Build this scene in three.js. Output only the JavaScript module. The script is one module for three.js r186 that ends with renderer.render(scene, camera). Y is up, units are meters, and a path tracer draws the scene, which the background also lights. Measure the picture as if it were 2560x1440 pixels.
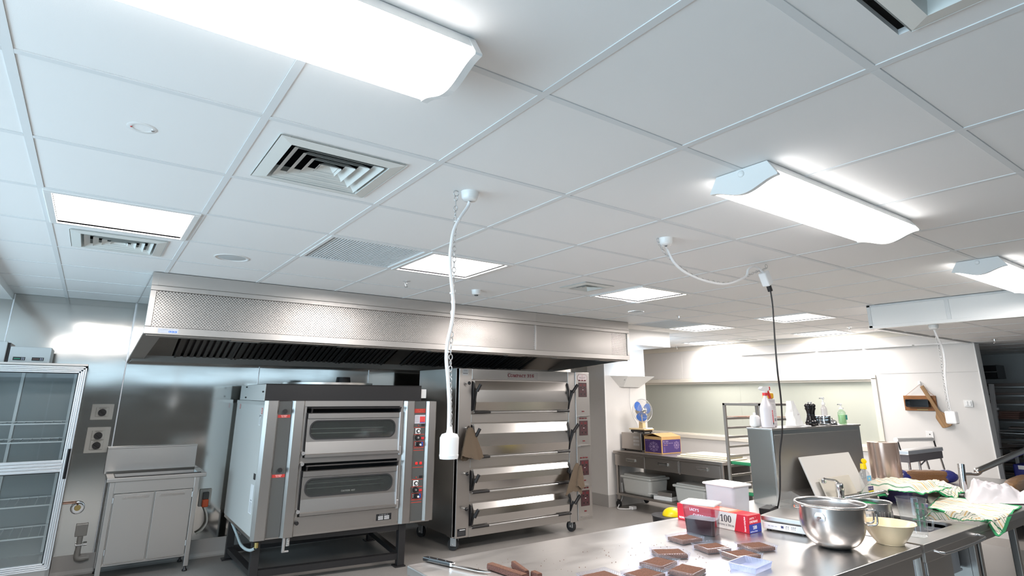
import * as THREE from 'three';
import { mergeGeometries, mergeVertices, toCreasedNormals } from 'three/addons/utils/BufferGeometryUtils.js';
import { RoundedBoxGeometry } from 'three/addons/geometries/RoundedBoxGeometry.js';
import { RectAreaLightUniformsLib } from 'three/addons/lights/RectAreaLightUniformsLib.js';
import { ImprovedNoise } from 'three/addons/math/ImprovedNoise.js';

// ---------------------------------------------------------------- camera, renderer, lights, exposure
const scene = new THREE.Scene();
scene.background = new THREE.Color(0.55, 0.68, 0.8);
const renderer = new THREE.WebGLRenderer({ antialias: true });
renderer.toneMapping = THREE.LinearToneMapping;
renderer.toneMappingExposure = 0.92;
renderer.shadowMap.enabled = true;
RectAreaLightUniformsLib.init();

const FOCAL = 1433.27, CX = 1280, CY = 610.94;              // the lens, in pixels of the 2560 x 1440 photograph
const CAM = new THREE.Vector3(0.35025, 1.74, 2.07571);
const ROW = [[0.8140712, 0.0053807, 0.5807401], [0.1519395, -0.9671029, -0.2040256], [0.5605376, 0.2543287, -0.7881081]]; // right, down, forward
const camera = new THREE.PerspectiveCamera(2 * Math.atan(829.06 / FOCAL) * 180 / Math.PI, 2560 / 1658.12, 0.05, 60);
camera.setViewOffset(2560, 1658.12, 0, 829.06 - CY, 2560, 1440);
camera.matrix.set(
  ROW[0][0], -ROW[1][0], -ROW[2][0], CAM.x,
  ROW[0][1], -ROW[1][1], -ROW[2][1], CAM.y,
  ROW[0][2], -ROW[1][2], -ROW[2][2], CAM.z, 0, 0, 0, 1);
camera.matrix.decompose(camera.position, camera.quaternion, camera.scale);
camera.updateProjectionMatrix();
scene.add(camera);

const WARM = new THREE.Color(1.0, 0.925, 0.885), COOL = new THREE.Color(0.57, 0.82, 1.0);
const LAMP = { troffer: 42, batten: 27, window: 5.6 };      // radiance of the ceiling panels, the battens and the daylight windows
const GLOW = { troffer: 3.0, batten: 9, window: 2.6 };
function areaLight(w, h, colour, power, at, towards) {
  const l = new THREE.RectAreaLight(colour, power, w, h);
  l.position.copy(at); scene.add(l); l.lookAt(towards);
  return l;
}

// ---------------------------------------------------------------- pixel rays (a direction only; the plane gives the distance)
const V3 = (x, y, z) => new THREE.Vector3(x, y, z);
function ray(u, v) {
  const a = (u - CX) / FOCAL, b = (v - CY) / FOCAL;
  return V3(ROW[0][0] * a + ROW[1][0] * b + ROW[2][0], ROW[0][1] * a + ROW[1][1] * b + ROW[2][1], ROW[0][2] * a + ROW[1][2] * b + ROW[2][2]);
}
const hit = (u, v, k, c) => { const d = ray(u, v); return d.multiplyScalar((c - CAM[k]) / d[k]).add(CAM); };
const onY = (u, v, y) => hit(u, v, 'y', y), onX = (u, v, x) => hit(u, v, 'x', x), onZ = (u, v, z) => hit(u, v, 'z', z);

// ---------------------------------------------------------------- random, noise
let seed = 7; const rnd = () => { seed = (seed * 1664525 + 1013904223) >>> 0; return seed / 4294967296; };
const rr = (a, b) => a + (b - a) * rnd();
const NOISE = new ImprovedNoise();
const fbm = (x, y, z) => NOISE.noise(x, y, z) + 0.5 * NOISE.noise(x * 2.1, y * 2.1, z + 7) + 0.25 * NOISE.noise(x * 4.3, y * 4.3, z + 13);

// ---------------------------------------------------------------- geometry helpers
const PI = Math.PI;
function uvMetric(g) {                                       // uv in metres, from the side that a face looks to
  const n = g.toNonIndexed ? (g.index ? g.toNonIndexed() : g) : g;
  const p = n.attributes.position, uv = new Float32Array(p.count * 2);
  const a = V3(), b = V3(), c = V3(), m = V3();
  for (let i = 0; i < p.count; i += 3) {
    a.fromBufferAttribute(p, i); b.fromBufferAttribute(p, i + 1); c.fromBufferAttribute(p, i + 2);
    m.copy(b).sub(a).cross(c.clone().sub(a));
    const ax = Math.abs(m.x), ay = Math.abs(m.y), az = Math.abs(m.z);
    [a, b, c].forEach((q, k) => {
      const [s, t] = ay >= ax && ay >= az ? [q.x, q.z] : ax >= az ? [q.z, q.y] : [q.x, q.y];
      uv[(i + k) * 2] = s; uv[(i + k) * 2 + 1] = t;
    });
  }
  n.setAttribute('uv', new THREE.BufferAttribute(uv, 2));
  return n;
}
function bx(x0, x1, y0, y1, z0, z1) {
  const g = new THREE.BoxGeometry(Math.abs(x1 - x0), Math.abs(y1 - y0), Math.abs(z1 - z0));
  g.translate((x0 + x1) / 2, (y0 + y1) / 2, (z0 + z1) / 2); return g;
}
function rb(x0, x1, y0, y1, z0, z1, r = 0.006, seg = 2) {
  const w = Math.abs(x1 - x0), h = Math.abs(y1 - y0), d = Math.abs(z1 - z0);
  const g = new RoundedBoxGeometry(w, h, d, seg, Math.min(r, w / 2.01, h / 2.01, d / 2.01));
  g.translate((x0 + x1) / 2, (y0 + y1) / 2, (z0 + z1) / 2); return g;
}
const cyl = (r0, r1, h, x, y, z, seg = 24) => { const g = new THREE.CylinderGeometry(r1, r0, h, seg); g.translate(x, y + h / 2, z); return g; };
function rod(a, b, r, seg = 8) {
  const d = b.clone().sub(a), g = new THREE.CylinderGeometry(r, r, d.length(), seg);
  g.applyQuaternion(new THREE.Quaternion().setFromUnitVectors(V3(0, 1, 0), d.clone().normalize()));
  const m = a.clone().add(b).multiplyScalar(0.5); g.translate(m.x, m.y, m.z); return g;
}
function bar(a, b, w, h) {                                   // a square bar from a to b
  const d = b.clone().sub(a), L = d.length(), g = new THREE.BoxGeometry(w, L, h);
  g.applyQuaternion(new THREE.Quaternion().setFromUnitVectors(V3(0, 1, 0), d.normalize()));
  const m = a.clone().add(b).multiplyScalar(0.5); g.translate(m.x, m.y, m.z); return g;
}
const tube = (pts, r, n = 40, seg = 8) => new THREE.TubeGeometry(new THREE.CatmullRomCurve3(pts, false, 'centripetal'), n, r, seg, false);
const lathe = (pts, seg = 40) => new THREE.LatheGeometry(pts.map(([x, y]) => new THREE.Vector2(x, y)), seg);
function shapeOf(pts) { const s = new THREE.Shape(); pts.forEach(([x, y], i) => i ? s.lineTo(x, y) : s.moveTo(x, y)); return s; }
function extr(shape, depth, bevel = 0, seg = 1) {            // extruded along +z from 0 to depth
  return new THREE.ExtrudeGeometry(shape, { depth: depth - 2 * bevel, bevelEnabled: bevel > 0, bevelSize: bevel, bevelThickness: bevel, bevelOffset: -bevel, bevelSegments: seg, curveSegments: 14 }).translate(0, 0, bevel);
}
function rrect(x0, x1, y0, y1, r) {
  const s = new THREE.Shape(); r = Math.min(r, (x1 - x0) / 2, (y1 - y0) / 2);
  s.moveTo(x0 + r, y0); s.lineTo(x1 - r, y0); s.absarc(x1 - r, y0 + r, r, -PI / 2, 0); s.lineTo(x1, y1 - r); s.absarc(x1 - r, y1 - r, r, 0, PI / 2);
  s.lineTo(x0 + r, y1); s.absarc(x0 + r, y1 - r, r, PI / 2, PI); s.lineTo(x0, y0 + r); s.absarc(x0 + r, y0 + r, r, PI, PI * 1.5); return s;
}
function alongX(profile, x0, x1) {                           // profile of [z, y] points swept along x
  const g = extr(shapeOf(profile.map(([z, y]) => [-z, y])), x1 - x0);  // shape in (-z, y), depth becomes +x
  g.rotateY(PI / 2); g.translate(x0, 0, 0); return g;
}
function alongZ(profile, z0, z1) { const g = extr(shapeOf(profile), z1 - z0); g.translate(0, 0, z0); return g; }
function merge(list) {
  const gs = list.flat().filter(Boolean).map((g) => {
    let n = g.index ? g.toNonIndexed() : g.clone();
    if (!n.attributes.normal) n.computeVertexNormals();
    if (!n.attributes.uv) n = uvMetric(n);
    for (const k of Object.keys(n.attributes)) if (!['position', 'normal', 'uv'].includes(k)) n.deleteAttribute(k);
    return n;
  });
  return gs.length === 1 ? gs[0] : mergeGeometries(gs, false);
}
const smooth = (g, crease = 0.7) => toCreasedNormals(g.index ? g : mergeVertices(g, 1e-5), crease);

// ---------------------------------------------------------------- naming
const taken = new Map();
function numbered(n) { const k = taken.get(n) || 0; taken.set(n, k + 1); return k ? n + '_' + String(k).padStart(3, '0') : n; }
function mesh(name, g, m, parent, keepUV) {                  // ONE mesh, a part of parent
  let geo = Array.isArray(g) ? merge(g) : g;
  if (!keepUV) geo = uvMetric(geo);
  const o = new THREE.Mesh(geo, m); o.name = name; o.castShadow = o.receiveShadow = true;
  (parent || scene).add(o); return o;
}
function tag(o, label, category, group) { o.userData = { label, category }; if (group) o.userData.group = group; return o; }
function thing(name, label, category, pos = [0, 0, 0], turn = 0, group) {
  const o = new THREE.Group(); o.name = numbered(name); scene.add(o);
  if (pos.isVector3) o.position.copy(pos); else o.position.set(...pos);
  o.rotation.y = turn; return tag(o, label, category, group);
}
function solo(name, label, category, g, m, pos = [0, 0, 0], turn = 0, group, keepUV) {
  const o = mesh(numbered(name), g, m, scene, keepUV);
  if (pos.isVector3) o.position.copy(pos); else o.position.set(...pos);
  o.rotation.y = turn; return tag(o, label, category, group);
}
function struct(name, g, m) { const o = g ? mesh(numbered(name), g, m, scene) : new THREE.Group(); if (!g) { o.name = numbered(name); scene.add(o); } o.userData.kind = 'structure'; return o; }

// ---------------------------------------------------------------- textures and materials
function dataTex(w, h, f, srgb, repeat) {
  const d = new Uint8Array(w * h * 4);
  for (let y = 0; y < h; y++) for (let x = 0; x < w; x++) { const c = f(x / w, y / h, x, y); for (let k = 0; k < 3; k++) d[(y * w + x) * 4 + k] = Math.max(0, Math.min(255, Array.isArray(c) ? c[k] : c)); d[(y * w + x) * 4 + 3] = 255; }
  const t = new THREE.DataTexture(d, w, h); t.wrapS = t.wrapT = THREE.RepeatWrapping; t.magFilter = THREE.LinearFilter; t.minFilter = THREE.LinearMipmapLinearFilter; t.generateMipmaps = true;
  if (srgb) t.colorSpace = THREE.SRGBColorSpace; if (repeat) t.repeat.set(repeat[0], repeat[1]); t.needsUpdate = true; return t;
}
function streaks(w, h, along, lo, hi) {                      // brushed lines: long in u, fine in v
  const rows = Array.from({ length: h }, () => rnd()), long = [];
  for (let k = 0; k < 900; k++) long.push([rnd(), rnd(), rr(0.05, along), rr(-1, 1)]);
  const f = new Float32Array(w * h);
  for (let y = 0; y < h; y++) for (let x = 0; x < w; x++) f[y * w + x] = rows[y] * 0.5 + 0.25;
  for (const [u, v, l, s] of long) { const y = Math.floor(v * h); for (let x = 0; x < l * w; x++) f[y * w + (Math.floor(u * w) + x) % w] += s * 0.35; }
  return dataTex(w, h, (a, b, x, y) => lo + (hi - lo) * Math.max(0, Math.min(1, f[y * w + x])), false);
}
const texBrush = streaks(256, 512, 0.6, 40, 215); texBrush.repeat.set(1.2, 2.4);
const texSmear = dataTex(512, 512, (u, v) => 196 + 26 * fbm(u * 4 + 3, v * 14, 2.2) + 12 * NOISE.noise(u * 8, v * 120, 5), false); texSmear.repeat.set(0.7, 0.7);
const texGrainFine = dataTex(256, 256, () => 100 + rnd() * 110, false, [6, 6]);
const lin = (r, g, b) => new THREE.Color().setRGB(r, g, b);
const M = {};
const std = (o) => new THREE.MeshStandardMaterial(o), phy = (o) => new THREE.MeshPhysicalMaterial(o);
M.steel = std({ color: lin(0.53, 0.51, 0.49), metalness: 1, roughness: 0.34, roughnessMap: null, bumpMap: texBrush, bumpScale: 0.00012 });
M.steelWall = std({ color: lin(0.58, 0.575, 0.555), metalness: 1, roughness: 0.125, roughnessMap: texSmear });
M.steelBright = std({ color: lin(0.63, 0.61, 0.59), metalness: 1, roughness: 0.2, bumpMap: texBrush, bumpScale: 0.00006 });
M.steelBench = std({ color: lin(0.58, 0.565, 0.55), metalness: 1, roughness: 0.42, roughnessMap: texSmear });
M.steelDark = M.steel;
M.chrome = std({ color: lin(0.72, 0.72, 0.73), metalness: 1, roughness: 0.08 });
M.alu = std({ color: lin(0.75, 0.76, 0.78), metalness: 0.85, roughness: 0.32 });
M.zinc = std({ color: lin(0.58, 0.58, 0.58), metalness: 0.9, roughness: 0.35 });
M.white = std({ color: lin(0.80, 0.80, 0.79), roughness: 0.5 });
M.whiteGloss = std({ color: lin(0.82, 0.82, 0.81), roughness: 0.22 });
M.tile = phy({ specularIntensity: 0.3,  color: lin(0.84, 0.84, 0.835), roughness: 0.75, bumpMap: texGrainFine, bumpScale: 0.0003 });
M.tee = phy({ color: lin(0.73, 0.745, 0.75), roughness: 0.85, specularIntensity: 0.25 });
M.plaster = std({ color: lin(0.70, 0.685, 0.665), roughness: 0.6 });
M.cream = std({ color: lin(0.74, 0.70, 0.62), roughness: 0.5 });
M.black = std({ color: lin(0.012, 0.011, 0.012), roughness: 0.45 });
M.blackGloss = std({ color: lin(0.01, 0.009, 0.01), roughness: 0.12 });
M.rubber = std({ color: lin(0.02, 0.02, 0.021), roughness: 0.7 });
M.blackSteel = std({ color: lin(0.022, 0.021, 0.022), roughness: 0.38, metalness: 0.2 });
M.red = std({ color: lin(0.62, 0.03, 0.035), roughness: 0.4 });
M.greyPanel = std({ color: lin(0.075, 0.078, 0.076), roughness: 0.5 });
M.floor = std({ color: lin(0.34, 0.32, 0.30), roughness: 0.42, map: dataTex(512, 512, () => { const v = 205 + rnd() * 45 - (rnd() < 0.06 ? 40 : 0); return [v, v, v]; }, true, [1.6, 1.6]) });
const emit = (c, k) => std({ color: lin(0.8, 0.8, 0.8), roughness: 0.5, emissive: c, emissiveIntensity: k });
M.glowPanel = emit(lin(1, 0.96, 0.93), GLOW.troffer);
M.glowBatten = emit(lin(1, 0.97, 0.95), GLOW.batten);
M.glass = phy({ color: lin(0.94, 0.96, 0.96), roughness: 0.02, transmission: 1, thickness: 0, ior: 1.5 });
M.clearOld = phy({ color: lin(0.93, 0.94, 0.97), roughness: 0.06, transmission: 0.92, thickness: 0, ior: 1.45 });
function canvasMat(w, h, draw, o = {}) {
  const c = document.createElement('canvas'); c.width = w; c.height = h; const x = c.getContext('2d'); draw(x, w, h);
  const t = new THREE.CanvasTexture(c); t.colorSpace = THREE.SRGBColorSpace; t.anisotropy = 4;
  return std({ map: t, roughness: 0.5, ...o });
}
function scrawl(c, x, y, w, h, k = 3) {                       // print too small to read: letter-sized strokes
  for (let q = 0, a = x; a < x + w; q++) { const d = h * (0.35 + 0.3 * ((q * 7 + k * 3) % 5) / 5); if ((q + k) % 6 !== 5) { c.fillRect(a, y, h * 0.16, h); c.fillRect(a, y + ((q * 3 + k) % 3) * h * 0.4, d, h * 0.16); } a += d + h * 0.2; }
}
function sheet(w, h) { return new THREE.PlaneGeometry(w, h); }  // printed faces keep their own uv 0..1

// ================================================================ THE ROOM
const S = 0.72, HC = 2.716, ZW = -5.594, XW = 10.15, DROP = 2.47;
struct('floor', bx(-2.6, 13.4, -0.12, 0, -8.1, 7.4), M.floor);

// back wall: backing board and wavy stainless panels, each its own piece, with joint strips
const wallBack = struct('wall_back');
mesh('wall_board', bx(-2.4, 7.45, 0, HC + 0.2, ZW - 0.16, ZW - 0.02), M.plaster, wallBack);
const joints = [-2.4, -0.42, 0.628, 2.005, 3.415, 4.82, 6.2, 7.45];
for (let k = 0; k < joints.length - 1; k++) {
  const w = joints[k + 1] - joints[k] - 0.004, h = HC - 0.17, g = new THREE.PlaneGeometry(w, h, 44, 40), p = g.attributes.position;
  for (let i = 0; i < p.count; i++) {
    const x = p.getX(i), y = p.getY(i), e = Math.min(1, Math.min(w / 2 - Math.abs(x), h / 2 - Math.abs(y)) / 0.25);
    p.setZ(i, e * (0.0018 * NOISE.noise(x * 0.9 + k * 3.7, y * 2.6 + k, 3.3) + 0.0008 * NOISE.noise(x * 1.2, y * 7.0 + k * 5, 8.1)));
  }
  g.computeVertexNormals(); g.translate((joints[k] + joints[k + 1]) / 2, 0.17 + h / 2, ZW);
  mesh('steel_panel', g, M.steelWall, wallBack);
  if (k) mesh('joint_strip', rb(joints[k] - 0.006, joints[k] + 0.006, 0.17, HC, ZW - 0.01, ZW + 0.006, 0.003), M.alu, wallBack);
}
M.vinyl = std({ color: lin(0.42, 0.41, 0.395), roughness: 0.5 });
struct('baseboard_back', alongX([[ZW - 0.01, 0.0], [ZW + 0.055, 0.0], [ZW + 0.03, 0.012], [ZW + 0.014, 0.04], [ZW + 0.012, 0.175], [ZW - 0.01, 0.185]], -2.4, 7.45), M.vinyl);
// pier beside the ovens, recess, white wall with the long window
const pier = struct('wall_pier'); mesh('pier_face', bx(7.45, 8.46, 0, HC + 0.2, -8, -5.172), M.plaster, pier);
mesh('corner_bead', rb(7.44, 7.462, 0.18, HC, -5.184, -5.162, 0.004), M.white, pier);
struct('baseboard_pier', [bx(7.436, 7.45, 0, 0.18, -5.6, -5.172), bx(7.436, 8.46, 0, 0.18, -5.172, -5.158)], M.vinyl);
struct('wall_recess', bx(8.46, XW + 0.16, 0, HC + 0.2, -8, -7.86), M.plaster);
const W = { z0: -6.72, z1: -2.085, y0: 0.99, y1: 2.025 };
const wallRight = struct('wall_right');
mesh('wall_board', [bx(XW, XW + 0.16, 0, W.y0, -7.9, -0.735), bx(XW, XW + 0.16, W.y1, HC + 0.2, -7.9, -0.735), bx(XW, XW + 0.16, W.y0, W.y1, -7.9, W.z0), bx(XW, XW + 0.16, W.y0, W.y1, W.z1, -0.735)], M.plaster, wallRight);
for (const [a, b] of [[-7.86, -5.66], [-5.652, -2.64], [-2.632, -0.735]]) mesh('wall_panel', rb(XW - 0.005, XW + 0.01, W.y1 + 0.06, 2.62, a, b, 0.003), M.plaster, wallRight);
mesh('top_band', rb(XW - 0.005, XW + 0.01, 2.628, HC, -7.86, -0.74, 0.003), M.cream, wallRight);
mesh('corner_trim', rb(XW - 0.012, XW + 0.165, 0, DROP, -0.737, -0.722, 0.004), M.white, wallRight);
const window1 = struct('window_1');
const FR = (y0, y1, z0, z1, d = 0.022) => rb(XW - d, XW + 0.1, y0, y1, z0, z1, 0.004);
mesh('frame', FR(W.y1 - 0.02, W.y1 + 0.05, W.z0, W.z1 + 0.05), M.cream, window1);
mesh('frame', FR(W.y0 - 0.05, W.y0 + 0.02, W.z0, W.z1 + 0.05), M.cream, window1);
mesh('frame', FR(W.y0, W.y1, W.z1 - 0.02, W.z1 + 0.05), M.cream, window1);
mesh('glazing_bead', [rb(XW + 0.02, XW + 0.09, W.y1 - 0.055, W.y1 - 0.02, W.z0, W.z1 - 0.02, 0.004), rb(XW + 0.02, XW + 0.09, W.y0 + 0.02, W.y0 + 0.045, W.z0, W.z1 - 0.02, 0.004)], M.cream, window1);
M.pane = std({ color: lin(0.46, 0.48, 0.42), roughness: 0.13 });
for (const [a, b] of [[W.z0, -4.432], [-4.424, W.z1 - 0.02]]) mesh('pane', bx(XW + 0.05, XW + 0.056, W.y0 + 0.02, W.y1 - 0.03, a, b), M.pane, window1);
mesh('mullion', bx(XW + 0.048, XW + 0.058, W.y0 + 0.02, W.y1 - 0.03, -4.433, -4.423), M.pane, window1);
// behind the white wall: the dark store; behind the camera: unseen wall with added dark panels; on the left: the daylight window
struct('wall_far', bx(13.2, 13.36, 0, HC + 0.2, -4.2, 7.4), M.plaster);
struct('wall_store', bx(XW + 0.16, 13.2, 0, HC + 0.2, -4.36, -4.2), M.plaster);
const wallFront = struct('wall_front'); mesh('wall_board', bx(-2.6, 13.36, 0, HC + 0.2, 7.2, 7.36), M.plaster, wallFront);
M.addedDark = std({ color: lin(0.21, 0.19, 0.17), roughness: 0.6 });  // unseen dark panelling, added to darken what the steel reflects
const window3 = struct('window_3'); M.clerestory = emit(lin(0.57, 0.82, 1.0), 0.9);
for (let k = 0; k < 6; k++) { mesh('pane', bx(-2.2 + k * 1.6, -0.68 + k * 1.6, 2.1, 2.62, 7.17, 7.18), M.clerestory, window3); mesh('frame', [bx(-2.28 + k * 1.6, -2.2 + k * 1.6, 2.05, 2.67, 7.15, 7.2), bx(-2.2 + k * 1.6, -0.68 + k * 1.6, 2.05, 2.1, 7.15, 7.2), bx(-2.2 + k * 1.6, -0.68 + k * 1.6, 2.62, 2.67, 7.15, 7.2)], M.white, window3); }
areaLight(9.4, 0.5, COOL, 0.9, V3(2.5, 2.36, 7.14), V3(2.5, 2.36, 0));
for (let k = 0; k < 8; k++) mesh('added_dark_panel', rb(-2.38 + k * 1.94, -0.46 + k * 1.94, 0, 2.02, 7.14, 7.2, 0.004), M.addedDark, wallFront);
const L = { z0: -4.3, z1: 3.5, y0: 0.9, y1: 2.3 };
struct('wall_left', [bx(-2.56, -2.4, 0, L.y0, ZW - 0.16, 7.3), bx(-2.56, -2.4, L.y1, HC + 0.2, ZW - 0.16, 7.3), bx(-2.56, -2.4, L.y0, L.y1, ZW - 0.16, L.z0), bx(-2.56, -2.4, L.y0, L.y1, L.z1, 7.3)], M.plaster);
const window2 = struct('window_2');
M.daylight = emit(lin(0.57, 0.82, 1.0), GLOW.window);
for (let k = 0; k < 5; k++) {
  const a = L.z0 + (L.z1 - L.z0) * k / 5, b = L.z0 + (L.z1 - L.z0) * (k + 1) / 5;
  mesh('pane', bx(-2.5, -2.49, L.y0 + 0.04, L.y1 - 0.04, a + 0.03, b - 0.03), M.daylight, window2);
  mesh('frame', [bx(-2.52, -2.43, L.y0, L.y1, a, a + 0.03), bx(-2.52, -2.43, L.y0, L.y1, b - 0.03, b), bx(-2.52, -2.43, L.y0, L.y0 + 0.04, a + 0.03, b - 0.03), bx(-2.52, -2.43, L.y1 - 0.04, L.y1, a + 0.03, b - 0.03)], M.white, window2);
}
areaLight(L.z1 - L.z0 - 0.1, L.y1 - L.y0 - 0.1, COOL, LAMP.window, V3(-2.42, (L.y0 + L.y1) / 2, (L.z0 + L.z1) / 2), V3(5, (L.y0 + L.y1) / 2, (L.z0 + L.z1) / 2));

// ceiling: tiles on a grid of tees
const troffers = [[0, 2], [3, 2], [6, 2], [10, 2], [10, 4], [13, 3], [13, 6]], grilles = [[2, 2], [9, 4]];
const diffusers = [[1, 0, 0.535], [0, 3, 0.53], [5, 2, 0.36], [2, -3, 0.54], [13, 5, 0.36]];
const isAt = (list, i, j) => list.find((t) => t[0] === i && t[1] === j);
const inView = (x, y, z) => { const d = V3(x, y, z).sub(CAM), f = d.x * ROW[2][0] + d.y * ROW[2][1] + d.z * ROW[2][2]; if (f < 0.1) return false; const u = CX + FOCAL * (d.x * ROW[0][0] + d.y * ROW[0][1] + d.z * ROW[0][2]) / f, v = CY + FOCAL * (d.x * ROW[1][0] + d.y * ROW[1][1] + d.z * ROW[1][2]) / f; return u > -250 && u < 2810 && v > -250 && v < 1500; };
const cellSeen = (i, j, y) => [[0, 0], [1, 0], [0, 1], [1, 1], [0.5, 0.5]].some(([a, b]) => inView((i + a) * S, y, -(j + b) * S));
const ceiling = struct('ceiling');
mesh('slab', bx(-2.6, 13.4, HC + 0.2, HC + 0.3, -8.1, 7.4), M.plaster, ceiling);
const TW = 0.014, TILE_UP = 0.003;                           // half the tee's width; the tiles lie this much above its face
const tileG = rb(TW, S - TW, 0, 0.018, -S + TW, -TW, 0.002, 1); const restTiles = [];
function tileAt(i, j, y, parent, rest) {
  const x0 = i * S, z0 = -j * S, hole = diffusers.find((d) => d[0] === i && d[1] === j);
  if (hole && y > 2.6) {
    const h = hole[2] / 2 - 0.03, c = S / 2, s = shapeOf([[TW, TW], [S - TW, TW], [S - TW, S - TW], [TW, S - TW]]);
    s.holes.push(shapeOf([[c - h, c - h], [c - h, c + h], [c + h, c + h], [c + h, c - h]]));
    const g = extr(s, 0.018); g.rotateX(-PI / 2); g.translate(x0, y + TILE_UP, z0); mesh('ceiling_tile', g, M.tile, parent); return;
  }
  if (cellSeen(i, j, y)) { const o = mesh('ceiling_tile', tileG, M.tile, parent); o.position.set(x0, y + TILE_UP, z0); } else rest.push(bx(x0, x0 + S, y, y + 0.018, z0 - S, z0));
}
const inMain = (i, j) => j >= -10 && i >= -1 && i < 15 && (i < 10 ? j < 8 : j > 0 && j < 11);
for (let i = -1; i < 15; i++) for (let j = -10; j < 11; j++) {
  if (!inMain(i, j) || isAt(troffers, i, j) || isAt(grilles, i, j)) continue;
  tileAt(i, j, HC, ceiling, restTiles);
}
if (restTiles.length) mesh('ceiling_field', restTiles, M.tile, ceiling);
const teeG = (w, d) => rb(-w / 2, w / 2, 0, 0.03, -d / 2, d / 2, 0.0015, 1);
const mainTee = new Map(), crossTee = teeG(S - 2 * TW, 2 * TW);
for (let i = 0; i <= 14; i++) {
  const z1 = 7.2, z0 = i >= 12 ? -7.86 : i > 10 ? -5.17 : ZW;
  mesh('main_tee', bx(i * S - TW, i * S + TW, HC, HC + 0.03, z0, i > 9 ? -0.78 : z1), M.tee, ceiling);
}
const restTee = [];
for (let i = -1; i < 15; i++) for (let j = -9; j < 11; j++) {
  if (!inMain(i, j) && !inMain(i, j - 1)) continue;
  const seen = cellSeen(i, j, HC) || cellSeen(i, j - 1, HC), g = crossTee.clone().translate((i + 0.5) * S, HC, -j * S);
  if (seen) mesh('cross_tee', g, M.tee, ceiling); else restTee.push(g);
}
if (restTee.length) mesh('tee_field', restTee, M.tee, ceiling);
// lower ceiling over the right-hand part and its white upstand
const low = struct('ceiling'), restLow = [];
mesh('slab', bx(7.26, 13.3, DROP + 0.03, HC + 0.2, -0.745, 7.3), M.plaster, low);
mesh('store_slab', bx(10.3, 13.3, DROP + 0.03, HC + 0.2, -4.3, -0.745), M.plaster, low);
for (let i = 10; i < 19; i++) for (let j = -10; j < (i < 14 ? 1 : 6); j++) tileAt(i, j, DROP, low, restLow);
if (restLow.length) mesh('ceiling_field', restLow, M.tile, low);
for (let i = 11; i < 19; i++) mesh('main_tee', bx(i * S - TW, i * S + TW, DROP, DROP + 0.03, i < 15 ? -0.72 : -4.2, 7.2), M.tee, low);
for (let j = -9; j < 6; j++) mesh('cross_tee', bx(j < 1 ? 7.25 : 10.3, 13.2, DROP + 0.001, DROP + 0.03, -j * S - TW, -j * S + TW), M.tee, low);
const upstand = struct('trim_1');
mesh('edge_strip', rb(7.205, 7.26, HC - 0.02, HC, -0.79, 7.2, 0.002), M.tee, upstand);
mesh('edge_strip', rb(7.205, 7.27, DROP - 0.008, DROP + 0.025, -0.79, 7.2, 0.002), M.whiteGloss, upstand);
mesh('corner_strip', rb(7.205, 7.26, DROP, HC, -0.79, -0.755, 0.002), M.tee, upstand);
for (const z of [-0.045, 0.675, 1.395]) mesh('joint_strip', rb(7.208, 7.24, DROP + 0.02, HC - 0.015, z - 0.018, z + 0.018, 0.002), M.tee, upstand);
for (const [a, b] of [[-0.757, -0.062], [-0.028, 0.66], [0.692, 1.38], [1.41, 7.2]]) mesh('upstand_panel', rb(7.215, 7.25, DROP + 0.022, HC - 0.018, a, b, 0.002), M.whiteGloss, upstand);
mesh('return_panel', bx(7.215, 10.16, DROP, HC, -0.79, -0.765), M.white, upstand);
mesh('return_edge', rb(7.215, 10.15, DROP - 0.008, DROP + 0.012, -0.8, -0.75, 0.002), M.whiteGloss, upstand);
// white duct box between the hood and the pier, and the low soffit on the left
struct('trim_2', bx(6.27, 7.78, 2.49, HC + 0.02, -5.6, -4.0), M.white);
const soffit = struct('trim_3'); mesh('soffit_board', bx(-2.4, -0.43, 2.655, HC + 0.1, ZW, 7.2), M.white, soffit);

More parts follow.
